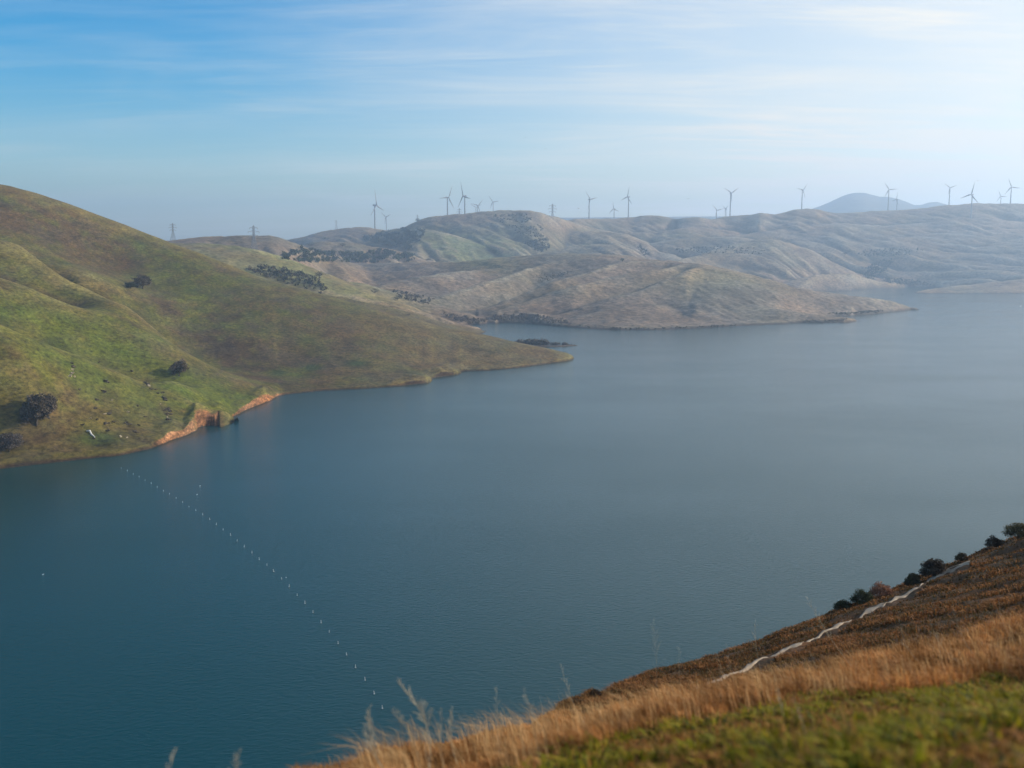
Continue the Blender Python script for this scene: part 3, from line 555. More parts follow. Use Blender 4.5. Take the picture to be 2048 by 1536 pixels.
# ------------------------------------------------------------------ islet with bare willows
def tuftcloud(cent, rad, n, size, rng, up=0.4, stretch=1.0):
    """n small leaf/twig quads spread in ellipsoids (cent (k,3), rad (k,3))."""
    k = rng.integers(0, len(cent), n); d = rng.normal(size=(n, 3)); d /= np.linalg.norm(d, axis=1)[:, None]
    r = rng.random(n) ** 0.45; P = cent[k] + d * r[:, None] * rad[k]
    a = rng.normal(size=(n, 3)); a[:, 2] += up; a /= np.linalg.norm(a, axis=1)[:, None]
    b_ = np.cross(a, rng.normal(size=(n, 3))); b_ /= np.linalg.norm(b_, axis=1)[:, None]
    s = (size * (0.6 + 0.8 * rng.random(n)))[:, None]
    a = a * s * stretch; b_ = b_ * s / stretch
    V = np.stack([P - a - b_ * .3, P - a * .2 + b_, P + a + b_ * .3, P + a * .2 - b_], 1).reshape(-1, 3)
    return V, np.arange(4 * n).reshape(n, 4), np.repeat(r, 4), np.repeat(k, 4)
MAT_LEAF = colmat('foliage', 0.9, 0.2, 0.4, 1.5)
MAT_BARK = simple('bark', (0.075, 0.06, 0.045), 0.95, 0.3, 2.0)
LANDC = {'oak': (0.13, 0.10, 0.066), 'dark': (0.048, 0.054, 0.034), 'green': (0.06, 0.075, 0.03), 'grey': (0.12, 0.095, 0.075)}
def make_tree(name, loc, h, w, kind, label, cat='tree', group=None, seed=0, nleaf=2600, twig=False):
    rng = np.random.default_rng(seed); rnd = random.Random(seed)
    e = empty(name, loc); tag(e, label, cat, group)
    tb = MB(); lb = MB(); tips = []
    lean = rnd.uniform(-.08, .08) * h
    th0 = h * 0.13
    tb.tube([(0, 0, -0.06 * h), (lean * .3, 0, th0 * .5), (lean * .6, 0.02 * h, th0), (lean, 0, h * 0.45)], [h * .05, h * .036, h * .03, h * .016], 7)
    for i in range(13):
        a = 2.4 * i + rnd.uniform(-.3, .3); zc_ = 1 - 1.75 * (i + .5) / 13; rr_ = math.sqrt(max(0, 1 - zc_ * zc_)); k_ = rnd.uniform(.62, .95)
        p0 = Vector((lean * .6, 0, th0 * rnd.uniform(.8, 1.9)))
        p1 = Vector((lean * .6 + math.cos(a) * rr_ * w * .42 * k_, math.sin(a) * rr_ * w * .42 * k_, h * (.45 + .45 * zc_ * k_)))
        mid = p0.lerp(p1, .5) + Vector((0, 0, h * .02)); lb.tube([p0, mid, p1], [h * .018, h * .012, h * .005], 5); tips.append(p1)
        for _ in range(2):
            q = p1.lerp(Vector((0, 0, h * .5)), .4) + Vector((rnd.uniform(-1, 1) * w * .13, rnd.uniform(-1, 1) * w * .13, rnd.uniform(-.1, .1) * h)); lb.tube([mid, p1.lerp(q, .4), q], [h * .008, h * .005, h * .002], 4); tips.append(q)
    c = np.array([tuple(t) for t in tips]); c[:, 2] = np.clip(c[:, 2], h * .10, h * .86)
    rad = np.c_[rng.uniform(.1, .17, len(c)) * w, rng.uniform(.1, .17, len(c)) * w, rng.uniform(.09, .14, len(c)) * h]
    V, Fq, r, k = tuftcloud(c, rad, nleaf, h * (0.022 if not twig else 0.03), rng, 0.6, 1.0 if not twig else 2.6)
    base = np.array(LANDC[kind]); cc = base[None] * (0.6 + 0.8 * rng.random(len(c)))[k][:, None]
    tb.build('trunk', MAT_BARK, e, True); lb.build('limb', MAT_BARK, e, True)
    mesh_np('crown', V, Fq, MAT_LEAF, e, False, cc); return e
def gen_clumps(pts, hs_, kind, rng, name, label=None, cat=None, per=110, wf=0.75):
    """a wood or scrub belt that reads as one mass: trunks and leaf clumps of many crowns in one object."""
    Vs = []; Fs = []; Cs = []; o = 0
    for (x, y, z), h in zip(pts, hs_):
        k = 5; c = np.c_[rng.normal(0, .26 * h * wf, k), rng.normal(0, .26 * h * wf, k), rng.uniform(.12, .62, k) * h] + np.array((x, y, z))
        rad = np.tile(np.array((.3 * h * wf, .3 * h * wf, .24 * h)), (k, 1))
        V, Fq, r, kk = tuftcloud(c, rad, per, h * 0.085, rng, 0.5)
        base = np.array(LANDC[kind if isinstance(kind, str) else kind[rng.integers(len(kind))]]) * rng.uniform(.7, 1.35)
        Vs.append(V); Fs.append(Fq + o); Cs.append(base[None] * (0.75 + 0.5 * rng.random((k, 1)))[kk]); o += len(V)
        t = h * .03; b0 = np.array([(x + a * t, y + b2 * t, z + c2 * h * .5 - .4) for c2 in (0, 1) for a, b2 in ((-1, -1), (1, -1), (1, 1), (-1, 1))])
        Vs.append(b0); Fs.append(np.array([(0, 1, 5, 4), (1, 2, 6, 5), (2, 3, 7, 6), (3, 0, 4, 7)]) + o); Cs.append(np.tile((.05, .04, .03), (8, 1))); o += 8
    ob = mesh_np(name, np.concatenate(Vs), np.concatenate(Fs), MAT_LEAF, None, False, np.concatenate(Cs))
    return tag(ob, label, cat, None, 'stuff')

# islet
isl = [(1028, 690), (1060, 692), (1100, 694), (1130, 693), (1154, 690)]
nx = 60; V = []; ys = [pt for pt in isl]
for i in range(nx):
    f = i / (nx - 1); px_ = 1018 + f * 138; py_ = 691.5 + 2.5 * math.sin(f * 3.1); D = wdist(px_, py_); t = th(px_)
    w = 5.5 * math.sin(math.pi * min(1, f * .97 + .03)) ** .6 + .3
    for j, (o_, z_) in enumerate(((-1, -.6), (-.85, .35), (-.4, .8), (0, 1.0), (.5, .8), (1, -.6))):
        d = D + 4 + o_ * w + random.uniform(-.3, .3); V.append((d * math.sin(t), d * math.cos(t), z_ * (1 if z_ < 0 else min(1, w / 3) * random.uniform(.8, 1.2))))
isl_o = mesh_np('islet', V, gridfaces(nx, 6), MAT_HILL, cols=np.tile((0.07, 0.055, 0.04), (len(V), 1))); isl_o['kind'] = 'structure'
rng = np.random.default_rng(5); P = []; H = []
for i in range(70):
    f = rng.random(); px_ = 1030 + f * 120; D = wdist(px_, 692) + 3 + rng.uniform(-2, 3); t = th(px_)
    P.append((D * math.sin(t), D * math.cos(t), .4)); H.append((7.6 if px_ < 1098 else 3.8) * rng.uniform(.6, 1.1) * (1 if px_ < 1135 else .6))
gen_clumps(P, H, ['grey', 'oak'], rng, 'willow_thicket', 'low thicket of bare brown brush covering the narrow islet', 'thicket', 90, .9)

# ------------------------------------------------------------------ trees on the near hillside
near_trees = [(72, 853, 62, 64, 'oak', 'large dark oak on the lower left slope, its shadow spread to the left'),
              (98, 838, 48, 40, 'oak', 'smaller dark oak crowding the right side of the large one on the lower left slope'),
              (18, 904, 40, 62, 'grey', 'rounded brown leafless tree cut by the left edge just above the shore'),
              (358, 752, 34, 42, 'oak', 'lone round oak standing on the bright green spur above the eroded bank'),
              (285, 578, 30, 40, 'oak', 'lone dark oak high on the middle of the hillside'),
              (262, 578, 15, 26, 'dark', 'low bush at the left foot of the oak high on the hillside')]
for i, (a, b_, hp, wp, kd, lab) in enumerate(near_trees):
    p = locate(a, b_, 'A'); D = math.hypot(p.x, p.y)
    make_tree('oak_tree' if i != 5 else 'bush', p, hp * D / F, wp * D / F, kd, lab, 'tree' if i != 5 else 'bush', None, 20 + i, 5200)
far_trees = [(750, 588, 18, 20, 'dark', 'B', 'round dark tree on the low saddle left of the pale middle hill'),
             (795, 601, 16, 20, 'dark', 'B', 'dark bush tree in the gully just right of the round dark tree'),
             (816, 632, 8, 18, 'oak', 'A', 'low brown bush poking over the left ridge below the saddle'),
             (771, 622, 6, 16, 'oak', 'A', 'flattest brown bush peeking over the left ridge crest'),
             (835, 444, 13, 12, 'dark', 'B', 'small tree on the skyline beside the faint pylon'),
             (1245, 524, 13, 9, 'green', 'B', 'small green tree standing on the crest of the middle hill'),
             (1690, 512, 9, 12, 'dark', 'B', 'lone hazy tree on the far slope above the inlet'),
             (640, 583, 22, 22, 'dark', 'B', 'dark tree at the right end of the shaded hollow behind the left ridge'),
             (654, 480, 11, 20, 'green', 'B', 'bushy green tree on top of the wooded knoll'),
             (700, 478, 7, 11, 'green', 'B', 'tiny tree right of the bushy one on the wooded knoll'),
             (622, 492, 11, 20, 'dark', 'B', 'grey green tree on the left shoulder of the wooded knoll'),
             (685, 495, 13, 24, 'green', 'B', 'broad green tree in the clearing on the wooded knoll'),
             (1804, 590, 5, 7, 'grey', None, 'tiny bush standing in the water off the far low spit')]
for i, (a, b_, hp, wp, kd, wh, lab) in enumerate(far_trees):
    if wh: p = locate(a, b_, wh, 1150 if 'hollow' in lab or wh == 'B' else 0)
    else:
        D = wdist(a, b_); p = Vector((D * math.sin(th(a)), D * math.cos(th(a)), -.2))
    D = math.hypot(p.x, p.y)
    make_tree('far_tree' if hp > 8 else 'bush', p, hp * .7 * D / F, wp * 1.2 * D / F, kd, lab, 'tree' if hp > 8 else 'bush', None, 50 + i, 700)
def scatter(poly, n, which, hlo, hhi, rng, dmin=1000, thin=None):
    P = []; H = []; poly = np.array(poly, float); lo = poly.min(0); hi = poly.max(0); tries = 0
    while len(P) < n and tries < n * 30:
        tries += 1; q = lo + (hi - lo) * rng.random(2); inside = False; j = len(poly) - 1
        for i in range(len(poly)):
            if (poly[i, 1] > q[1]) != (poly[j, 1] > q[1]) and q[0] < (poly[j, 0] - poly[i, 0]) * (q[1] - poly[i, 1]) / (poly[j, 1] - poly[i, 1]) + poly[i, 0]: inside = not inside
            j = i
        if not inside: continue
        if thin is not None and fbm(np.array([q[0] / thin]), np.array([q[1] / thin * 2]), 2, 3)[0] < -0.05: continue
        p = locate(q[0], q[1], which, dmin)
        if p.z < 0.4: continue
        D = math.hypot(p.x, p.y); P.append(tuple(p)); H.append(rng.uniform(hlo, hhi) * .85 * D / F)
    return P, H
woods = [([(568, 505), (600, 498), (640, 505), (700, 510), (760, 502), (800, 508), (828, 512), (822, 525), (700, 527), (600, 526), (560, 518)], 120, 7, 13, ['dark', 'green'], 16, 'dark woods spread along the foot of the grassy knoll in the left distance'),
         ([(490, 540), (530, 534), (600, 545), (640, 560), (655, 580), (640, 588), (560, 565)], 60, 6, 11, ['dark', 'oak'], None, 'dense dark wood filling the shaded hollow behind the left ridge'),
         ([(720, 478), (800, 458), (850, 460), (845, 478), (820, 500), (760, 490)], 150, 4, 8, ['dark'], 18, 'bluish scrub wood on the shaded flank of the highest far hill'),
         ([(985, 432), (1050, 428), (1085, 455), (1090, 480), (1040, 470), (1000, 445)], 60, 3, 6, ['dark'], 14, 'scrub in the shaded fold below the far summit'),
         ([(1045, 488), (1095, 478), (1100, 500), (1080, 506)], 40, 4, 8, ['dark'], None, 'blue grey trees in the draw right of the far summit'),
         ([(780, 580), (830, 590), (870, 600), (860, 612), (800, 598)], 26, 4, 8, ['grey', 'dark'], None, 'leafless brush in the gully left of the middle hill'),
         ([(880, 628), (960, 640), (1000, 632), (1060, 630), (1130, 640), (1140, 650), (1060, 645), (975, 643), (955, 655), (920, 645)], 95, 4, 9, ['grey', 'oak'], None, 'greyish brush lining the head of the narrow inlet'),
         ([(1140, 650), (1200, 656), (1300, 658), (1400, 654), (1480, 651), (1480, 654), (1300, 661), (1200, 660)], 60, 2, 5, ['dark', 'oak'], 12, 'dark shrubs dotted along the waterline of the middle hill'),
         ([(1560, 648), (1690, 640), (1700, 641), (1640, 649), (1560, 650)], 26, 2, 4, ['dark', 'oak'], None, 'dark shrubs below the short point of the middle hill'),
         ([(1655, 629), (1760, 622), (1770, 626), (1690, 631)], 40, 2, 5, ['dark'], None, 'dark shrubs beneath the long point of the middle hill'),
         ([(1060, 560), (1080, 550), (1130, 545), (1150, 540), (1140, 548), (1090, 566)], 22, 2, 4, ['oak', 'dark'], None, 'thin line of brush in a fold of the middle hill'),
         ([(1280, 490), (1300, 512), (1290, 515), (1275, 496)], 16, 3, 6, ['dark'], None, 'blue brush in a short ravine on the far slope'),
         ([(1350, 500), (1440, 492), (1530, 500), (1530, 510), (1440, 508), (1360, 508)], 50, 2, 5, ['dark'], 12, 'hazy scrub patches across the central far slope'),
         ([(1725, 555), (1745, 530), (1790, 520), (1770, 545), (1745, 560)], 40, 4, 8, ['dark'], None, 'hazy trees in the draw above the far inlet'),
         ([(1760, 562), (1830, 562), (1865, 572), (1800, 571)], 40, 4, 8, ['dark', 'grey'], None, 'hazy trees along the shore at the far end of the inlet'),
         ([(1700, 505), (1820, 496), (1850, 500), (1820, 512), (1770, 515), (1720, 513)], 40, 2, 5, ['dark'], None, 'blue grey scrub on the shaded far slope above the inlet')]
for i, (poly, n_, lo, hi, kd, thin, lab) in enumerate(woods):
    rng = np.random.default_rng(100 + i); P, H = scatter(poly, int(n_ * 3.4), 'B', lo, hi, rng, 1060, thin)
    if P: gen_clumps(P, H, kd, rng, 'wood' if 'wood' in lab or 'tree' in lab else 'scrub', lab, 'scrub' if 'wood' not in lab else 'wood', 60)

ORD = 'first second third fourth fifth sixth seventh eighth ninth tenth eleventh twelfth thirteenth fourteenth fifteenth sixteenth seventeenth eighteenth nineteenth twentieth'.split()
def ordn(i): return ORD[i] if i < 20 else ('twenty ' + ORD[i - 20] if i < 29 else 'thirtieth')
# ------------------------------------------------------------------ rocks on the near hillside
MAT_ROCK = simple('rock', (0.075, 0.058, 0.038), 0.95, 0.4, 1.2); MAT_PALE = simple('pale_rock', (0.36, 0.29, 0.19), 0.9, 0.25, 1.2)
def rock_mesh(seed, mat):
    rng = np.random.default_rng(seed); bm = MB(); nlat, nlon = 5, 8; off = rng.normal(size=3) * 9
    for i in range(nlat):
        a = math.pi * i / (nlat - 1)
        for j in range(nlon):
            b_ = 2 * math.pi * j / nlon; r = 1 + 0.3 * rng.normal()
            if i in (0, nlat - 1): r = 0.8
            bm.v.append((math.sin(a) * math.cos(b_) * r, math.sin(a) * math.sin(b_) * r, math.cos(a) * .6 * r))
    for i in range(nlat - 1):
        for j in range(nlon): bm.f.append((i * nlon + j, (i + 1) * nlon + j, (i + 1) * nlon + (j + 1) % nlon, i * nlon + (j + 1) % nlon))
    return bm.mesh('rock', mat)
RM = [rock_mesh(s, MAT_ROCK) for s in range(5)] + [rock_mesh(s, MAT_PALE) for s in range(5, 8)]
ROCKS = [((490, 298), 9, 0), ((497, 320), 12, 0), ((497, 345), 10, 1), ((492, 365), 11, 1), ((478, 385), 12, 1), ((508, 388), 8, 1), ((718, 420), 14, 0), ((735, 432), 11, 0), ((705, 492), 12, 0), ((712, 505), 9, 0), ((660, 548), 12, 0),
         ((765, 553), 7, 1), ((650, 605), 12, 0), ((745, 640), 12, 0), ((712, 650), 8, 1), ((617, 676), 7, 1), ((665, 682), 9, 0), ((722, 712), 12, 0), ((742, 706), 8, 0), ((562, 722), 10, 0), ((862, 706), 12, 0), ((878, 716), 11, 0),
         ((732, 757), 11, 0), ((918, 762), 11, 0), ((935, 768), 9, 0), ((825, 800), 8, 1), ((868, 803), 7, 1), ((955, 812), 8, 0), ((545, 480), 9, 0), ((900, 355), 10, 0), ((675, 293), 8, 0), ((992, 434), 13, 0), ((1008, 440), 11, 0),
         ((1030, 472), 10, 0), ((1018, 455), 9, 1), ((1112, 500), 10, 0), ((1122, 540), 13, 0), ((1128, 552), 10, 0), ((1092, 580), 9, 1), ((1145, 612), 13, 0), ((1160, 628), 12, 0), ((1135, 648), 12, 0), ((1165, 645), 9, 0), ((1145, 683), 12, 0),
         ((1140, 665), 9, 1), ((990, 665), 10, 0), ((870, 635), 7, 1), ((940, 590), 8, 0), ((950, 722), 8, 0), ((1125, 622), 9, 0), ((1080, 505), 9, 0), ((1062, 478), 8, 0), ((775, 700), 8, 0), ((640, 810), 8, 0)]
ROCKINFO = []; ROCKLAB = {}
for i, ((cx_, cy_), s, pale) in enumerate(ROCKS):
    a, b_ = cx_ / 3.413, 640 + cy_ / 3.413; p = locate(a, b_, 'A'); D = math.hypot(p.x, p.y); r = s * .62 / 3.413 * D / F * 1.9
    k = random.Random(i); me = RM[5 + i % 3] if pale else RM[i % 5]
    o = put('rock', me, None, p + Vector((0, 0, r * .15)), (k.uniform(-.3, .3), k.uniform(-.3, .3), k.uniform(0, 6)), (r * k.uniform(.9, 1.6), r, r * k.uniform(.7, 1.1)))
    if 2 <= i <= 5: kd, lab, gp = 'streak', 'pale rock, %s from the top of the short steep streak on the left slope', 'pale rocks in a streak'
    elif cx_ > 980: kd, lab, gp = 'line', ('dark' if not pale else 'pale') + ' rock, %s from the top of the outcrops above the eroded bank', 'rocks above the eroded bank'
    elif pale: kd, lab, gp = 'pale', 'small pale rock, %s from the left among those on the left slope', 'pale rocks on the lower left slope'
    else: kd, lab, gp = 'dark', 'dark rock, %s from the top of those scattered on the left slope', 'dark rocks on the lower left slope'
    ROCKINFO.append((o, kd, cx_, cy_)); lab = ROCKLAB.setdefault(kd + gp + lab, lab)
    tag(o, lab, 'rock', gp)
for kd in ('streak', 'line', 'pale', 'dark'):
    q = sorted([r for r in ROCKINFO if r[1] == kd], key=lambda r: r[2] if kd == 'pale' else r[3])
    for i, r in enumerate(q): r[0]['label'] = r[0]['label'] % ordn(i)
# bleached fallen log
p0 = locate(176, 865, 'A'); p1 = locate(190, 876, 'A'); u = Vector((0, 0, .35))
lg = MB(); lg.tube([p0 + u + Vector((-.6, 0, .2)), p0 + u + Vector((.8, 0, .3)), p0.lerp(p1, .5) + u, p1 + u], [.3, .5, .4, .2], 8)
tag(lg.build('fallen_log', simple('bleached_wood', (0.6, 0.56, 0.5), .8, .15, 2)), 'bleached pale log lying on the grass near the left shore', 'log')

# ------------------------------------------------------------------ wind turbines
MAT_TW = simple('turbine_white', (0.27, 0.28, 0.30), 0.5, 0.06, 0.1)  # pale paint set darker; the backlit look is put into the colour
def lathe(prof, n, name, mat):
    b_ = MB(); b_.tube([(0, 0, z) for z, r in prof], [r for z, r in prof], n); return b_.mesh(name, mat, True)
ME_TOWER = lathe([(0, 1.0), (.05, .96), (.5, .78), (1, .6)], 14, 'tower', MAT_TW)            # unit height, radius scaled in x and y
nb = MB(); nb.box((0, .6, 0), (.9, 2.6, .95)); nb.box((0, -1.9, 0), (.75, .25, .75)); nb.box((0, 2.2, 1.15), (.5, .5, .25)); ME_NAC = nb.mesh('nacelle', MAT_TW)
hb = MB(); hb.tube([(0, y, 0) for y in (0, -.5, -1.0, -1.45)], [.85, .9, .65, .15], 12); ME_HUB = hb.mesh('hub', MAT_TW, True)
bb_ = MB()                                                                                # unit-length blade along +Z
secs = [(0, .022, .022), (.06, .024, .02), (.2, .055, .014), (.45, .038, .008), (.75, .022, .005), (1.0, .006, .002)]
for z, c_, t_ in secs: bb_.v += [(-c_ * .35, 0, z), (0, -t_, z), (c_ * .65, 0, z), (0, t_, z)]
for i in range(len(secs) - 1):
    for k in range(4): a = i * 4 + k; b2 = i * 4 + (k + 1) % 4; bb_.f.append((a, b2, b2 + 4, a + 4))
bb_.f += [(0, 3, 2, 1), (20, 21, 22, 23)]; ME_BLADE = bb_.mesh('blade', MAT_TW, True)
TB_ = [(752, 410.5, 462, 31.5, 108, 0.5, 2950, 'tallest turbine on the left, its tower foot white in front of the low skyline'),
       (771.6, 434, 457, 14.5, 69, 0.8, 3300, 'small faint turbine just right of the tallest left one'),
       (896.6, 395, 433, 26.0, 24, 0.7, 2760, 'left one of the two large turbines on the shoulder of the highest hill'),
       (927, 392, 428, 30.0, 102, 0.5, 2760, 'right one of the two large turbines on the shoulder of the highest hill'),
       (956, 411, 424, 16.5, 42, 0.9, 3300, 'near one of an overlapping pair of turbines left of the summit'),
       (952, 415, 426, 13.0, 60, 1, 3500, 'smaller rear turbine of the overlapping pair left of the summit'),
       (985.7, 403.7, 420, 14.5, 84, 0.9, 3300, 'faint turbine beside the bushes on the summit of the highest hill'),
       (1180, 398.6, 436, 20.5, 78, 0.7, 3150, 'turbine right of the highest hill, first past the faint pylon'),
       (1227.5, 417.6, 436, 15.0, 111, 0.8, 3300, 'short turbine between two taller ones above the dipping skyline'),
       (1255.6, 393.7, 434.5, 21.5, 15, 0.6, 3170, 'turbine with one blade straight up, just right of the short one'),
       (1462.6, 386, 430, 19.5, 57, 0.8, 3170, 'tall turbine with blades in a Y, above two tiny ones'),
       (1434, 420.6, 438, 15.0, 75, 0.9, 3400, 'tiny turbine left below the tall Y shaped one'),
       (1451, 418, 434, 13.5, 63, 0.5, 3400, 'tiny narrow turbine directly beside the tower of the tall one'),
       (1606, 380, 417, 16.5, 39, 0.7, 3160, 'lone turbine on the rise left of the distant mountain'),
       (1778, 379, 421, 15.0, 87, 1, 3160, 'turbine standing before the right side of the distant mountain'),
       (1793, 399, 421, 15.5, 21, 0.5, 3500, 'faint turbine half hidden just right of the one before the mountain'),
       (1900, 375.4, 412.5, 12.5, 69, 1, 3170, 'turbine right of the mountain with blades spread in a Y'),
       (1943, 389, 437.6, 23.0, 15, 0.8, 2960, 'large turbine standing on the far slope below the skyline at right'),
       (2001.6, 392.5, 408, 11.5, 96, 0.9, 3400, 'small faint turbine left of the rightmost one'),
       (2023, 374, 408, 16.0, 99, 1, 3180, 'rightmost turbine on the skyline at the right edge')]
for px_, py_, by_, Lp, al, k, D, lab in TB_:
    D *= hyp(px_)
    t, kk = ang(px_, py_); hub = Vector((D * math.sin(t), D * math.cos(t), CAMZ + kk * D)); BL = Lp * D / F
    g0 = zat(px_, D, 'B').z; yaw = -t + math.acos(min(1, k)) * (1 if px_ % 2 < 1 else -1) * 1.0
    s = BL / 23.0; base = min(g0, hub.z - 10)
    if abs(px_ - 752) < 1 or abs(px_ - 1943) < 1: base = g0
    e = empty('wind_turbine', (hub.x, hub.y, base), yaw); tag(e, lab, 'wind turbine', 'wind turbines along the far ridges')
    Hh = hub.z - base; rb = 1.0 + .9 * BL / 30
    put('tower', ME_TOWER, e, (0, 2.2 * s, 0), None, (rb, rb, Hh))
    put('nacelle', ME_NAC, e, (0, 1.6 * s, Hh), None, (s, s, s)); put('hub', ME_HUB, e, (0, -.4 * s, Hh), None, (s * 1.1, s, s * 1.1))
    for q in range(3): put('blade', ME_BLADE, e, (0, -1.0 * s, Hh), (0, R(al + 120 * q), 0), (BL * 2.1, BL * 2.1, BL))

# ------------------------------------------------------------------ lattice pylons
MAT_ST = simple('galvanised_steel', (0.22, 0.23, 0.25), 0.6, 0.1, 1)
def make_pylon():
    H = 1.0; legs = []; hw = lambda z: .11 * (1 - z / .62) + .022 if z < .62 else .022
    parts = {}
    L4 = []
    for sx, sy in ((1, 1), (1, -1), (-1, 1), (-1, -1)):
        m_ = MB(); m_.tube([(sx * hw(z), sy * hw(z), z) for z in (0, .3, .62, .96)], [.0055, .005, .0045, .0035], 4); L4.append(m_.mesh('leg', MAT_ST))
    br = MB(); zs = [0, .12, .24, .35, .45, .54, .62, .69, .76, .83, .90, .96]
    for i in range(len(zs) - 1):
        a, b_ = zs[i], zs[i + 1]; p, q = hw(a), hw(b_)
        for (x1, y1), (x2, y2) in (((1, 1), (-1, 1)), ((-1, 1), (-1, -1)), ((-1, -1), (1, -1)), ((1, -1), (1, 1))):
            br.tube([(x1 * p, y1 * p, a), (x2 * q, y2 * q, b_)], .0028, 3); br.tube([(x2 * p, y2 * p, a), (x1 * q, y1 * q, b_)], .0028, 3)
            br.tube([(x1 * q, y1 * q, b_), (x2 * q, y2 * q, b_)], .0025, 3)
    arms = []
    for z, w_ in ((.66, .15), (.78, .19), (.90, .14)):
        m_ = MB()
        for sx in (-1, 1):
            for sy in (-1, 1): m_.tube([(sx * .02, sy * .02, z), (sx * w_, 0, z + .012)], .004, 3); m_.tube([(sx * .02, sy * .02, z + .045), (sx * w_, 0, z + .012)], .0035, 3)
            m_.tube([(sx * w_, 0, z + .012), (sx * w_, 0, z - .03)], .006, 5)
        arms.append(m_.mesh('crossarm', MAT_ST))
    pk = MB(); pk.tube([(0, 0, .95), (0, 0, 1)], [.018, .004], 4)
    return L4, br.mesh('bracing', MAT_ST), arms, pk.mesh('peak', MAT_ST)
PY = make_pylon()
for px_, pt_, pb_, D, wh, lab in [(4, 347, 369, 965, 'A', 'pylon top showing above the hill crest at the left edge'), (352, 446, 489, 1262, 'B', 'lattice pylon rising right behind the left hill crest'),
                              (512, 450, 503, 1540, 'B', 'lattice pylon above the low green ridge left of the turbines'), (676, 440, 462, 2890, 'B', 'faint distant pylon left of the tallest turbine'),
                              (837, 429, 444, 2740, 'B', 'faint pylon beside the small skyline tree'), (920, 416, 429, 2900, 'B', 'tiny faint pylon between the two large turbines'),
                              (1104, 407, 433, 2900, 'B', 'faint slender pylon on the slope right of the highest summit')]:
    t, kk = ang(px_, pt_); top = CAMZ + kk * D; g0 = zat(px_, D, wh)
    Hh = top - g0.z; e = empty('electricity_pylon', g0, -t + .5); tag(e, lab, 'pylon', 'power line pylons')
    sc_ = (Hh if Hh > 20 else 26,) * 2 + (Hh,)
    for m_ in PY[0]: put('leg', m_, e, None, None, sc_)
    put('bracing', PY[1], e, None, None, sc_)
    for m_ in PY[2]: put('crossarm', m_, e, None, None, sc_)
    put('peak', PY[3], e, None, None, sc_)

# ------------------------------------------------------------------ buoy line
MAT_BUOY = simple('buoy_white', (0.32, 0.35, 0.36), 0.5, 0.05, 1)
fb = MB(); fb.tube([(0, 0, z) for z in (-.25, -.18, .0, .12, .2)], [.16, .24, .27, .22, .1], 12); ME_FL = fb.mesh('float', MAT_BUOY, True)
pb = MB(); pb.tube([(0, 0, z) for z in (.18, .25, .8, .86)], [.1, .13, .12, .05], 10); ME_PO = pb.mesh('marker_post', MAT_BUOY, True)
BU = [(217, 177), (280, 204), (341, 238), (401, 267), (461, 302), (525, 333), (586, 372), (650, 412), (712, 442), (780, 484), (846, 528), (911, 573), (981, 610), (1051, 655), (1124, 703), (1190, 755), (1261, 810), (1336, 864), (1404, 922), (1477, 982), (1555, 1045), (1630, 1112), (1708, 1170), (1778, 1235), (1860, 1312), (1936, 1392), (2019, 1480)]
BU = [(200 + x / 5.12, 900 + y / 5.12) for x, y in BU] + [(400 + x / 4.655, 1090 + y / 4.655) for x, y in ((976, 535), (1051, 620), (1126, 716), (1203, 803), (1285, 910), (1364, 1015), (1447, 1133), (1535, 1250), (1620, 1378))] + [(764, 1415)]
for i, (a, b_) in enumerate(BU):
    D = wdist(a, b_ + 2); t = th(a); t = ang(a, b_ + 2)[0]; e = empty('buoy', (D * math.sin(t), D * math.cos(t), 0), i * 1.3)
    k = random.Random(i); e.rotation_euler = (k.uniform(-.12, .12), k.uniform(-.12, .12), i)
    lab = ('white marker buoy, %s from the shore end of the long line on the dark water' % ordn(i)) if i < 19 else ('white marker buoy, %s from the near grassy end of the long line on the water' % ordn(len(BU) - 1 - i))
    if i == 0: lab = 'white buoy at the shore end of the long line, nearest the left hill'
    if i == len(BU) - 1: lab = 'white buoy at the near end of the long line, just above the dry grass'
    tag(e, lab, 'buoy', 'marker buoys strung across the reservoir')
    s = .5 if i in (0, 4, 11) else k.uniform(.55, .75)
    e.scale = (s, s, s * (1 if i < 13 else 1.2)); put('float', ME_FL, e); put('marker_post', ME_PO, e)

# ------------------------------------------------------------------ birds
MAT_BIRDW = simple('white_plumage', (0.8, 0.8, 0.78), .8, .08, 4); MAT_BIRDD = simple('dark_plumage', (0.03, 0.03, 0.03), .8, .1, 4)
def bird(loc, s, mat, label, fly, rz=0.4):
    e = empty('bird', loc, rz); tag(e, label, 'bird')
    b_ = MB(); b_.tube([(-.32, 0, .02), (-.2, 0, .05), (0, 0, .06), (.16, 0, .08), (.22, 0, .12), (.27, 0, .16), (.32, 0, .15), (.38, 0, .14)], [.01, .05, .09, .08, .045, .05, .035, .006], 8); b_.build('body', mat, e, True)
    for sy in (-1, 1):
        w_ = MB(); y1 = .75 if fly else .1
        w_.v = [(.1, sy * .05, .1), (.08, sy * y1 * .5, .1 + .15 * fly), (-.04, sy * y1, .08 + .05 * fly), (-.14, sy * y1 * .5, .12 + .13 * fly), (-.16, sy * .05, .09)]
        w_.v += [(x, y, z - .015) for x, y, z in w_.v]; w_.f = [(0, 1, 2, 3, 4), (9, 8, 7, 6, 5)] + [(i, (i + 1) % 5, (i + 1) % 5 + 5, i + 5) for i in range(5)]
        w_.build('wing', mat, e)
    e.scale = (s, s, s)
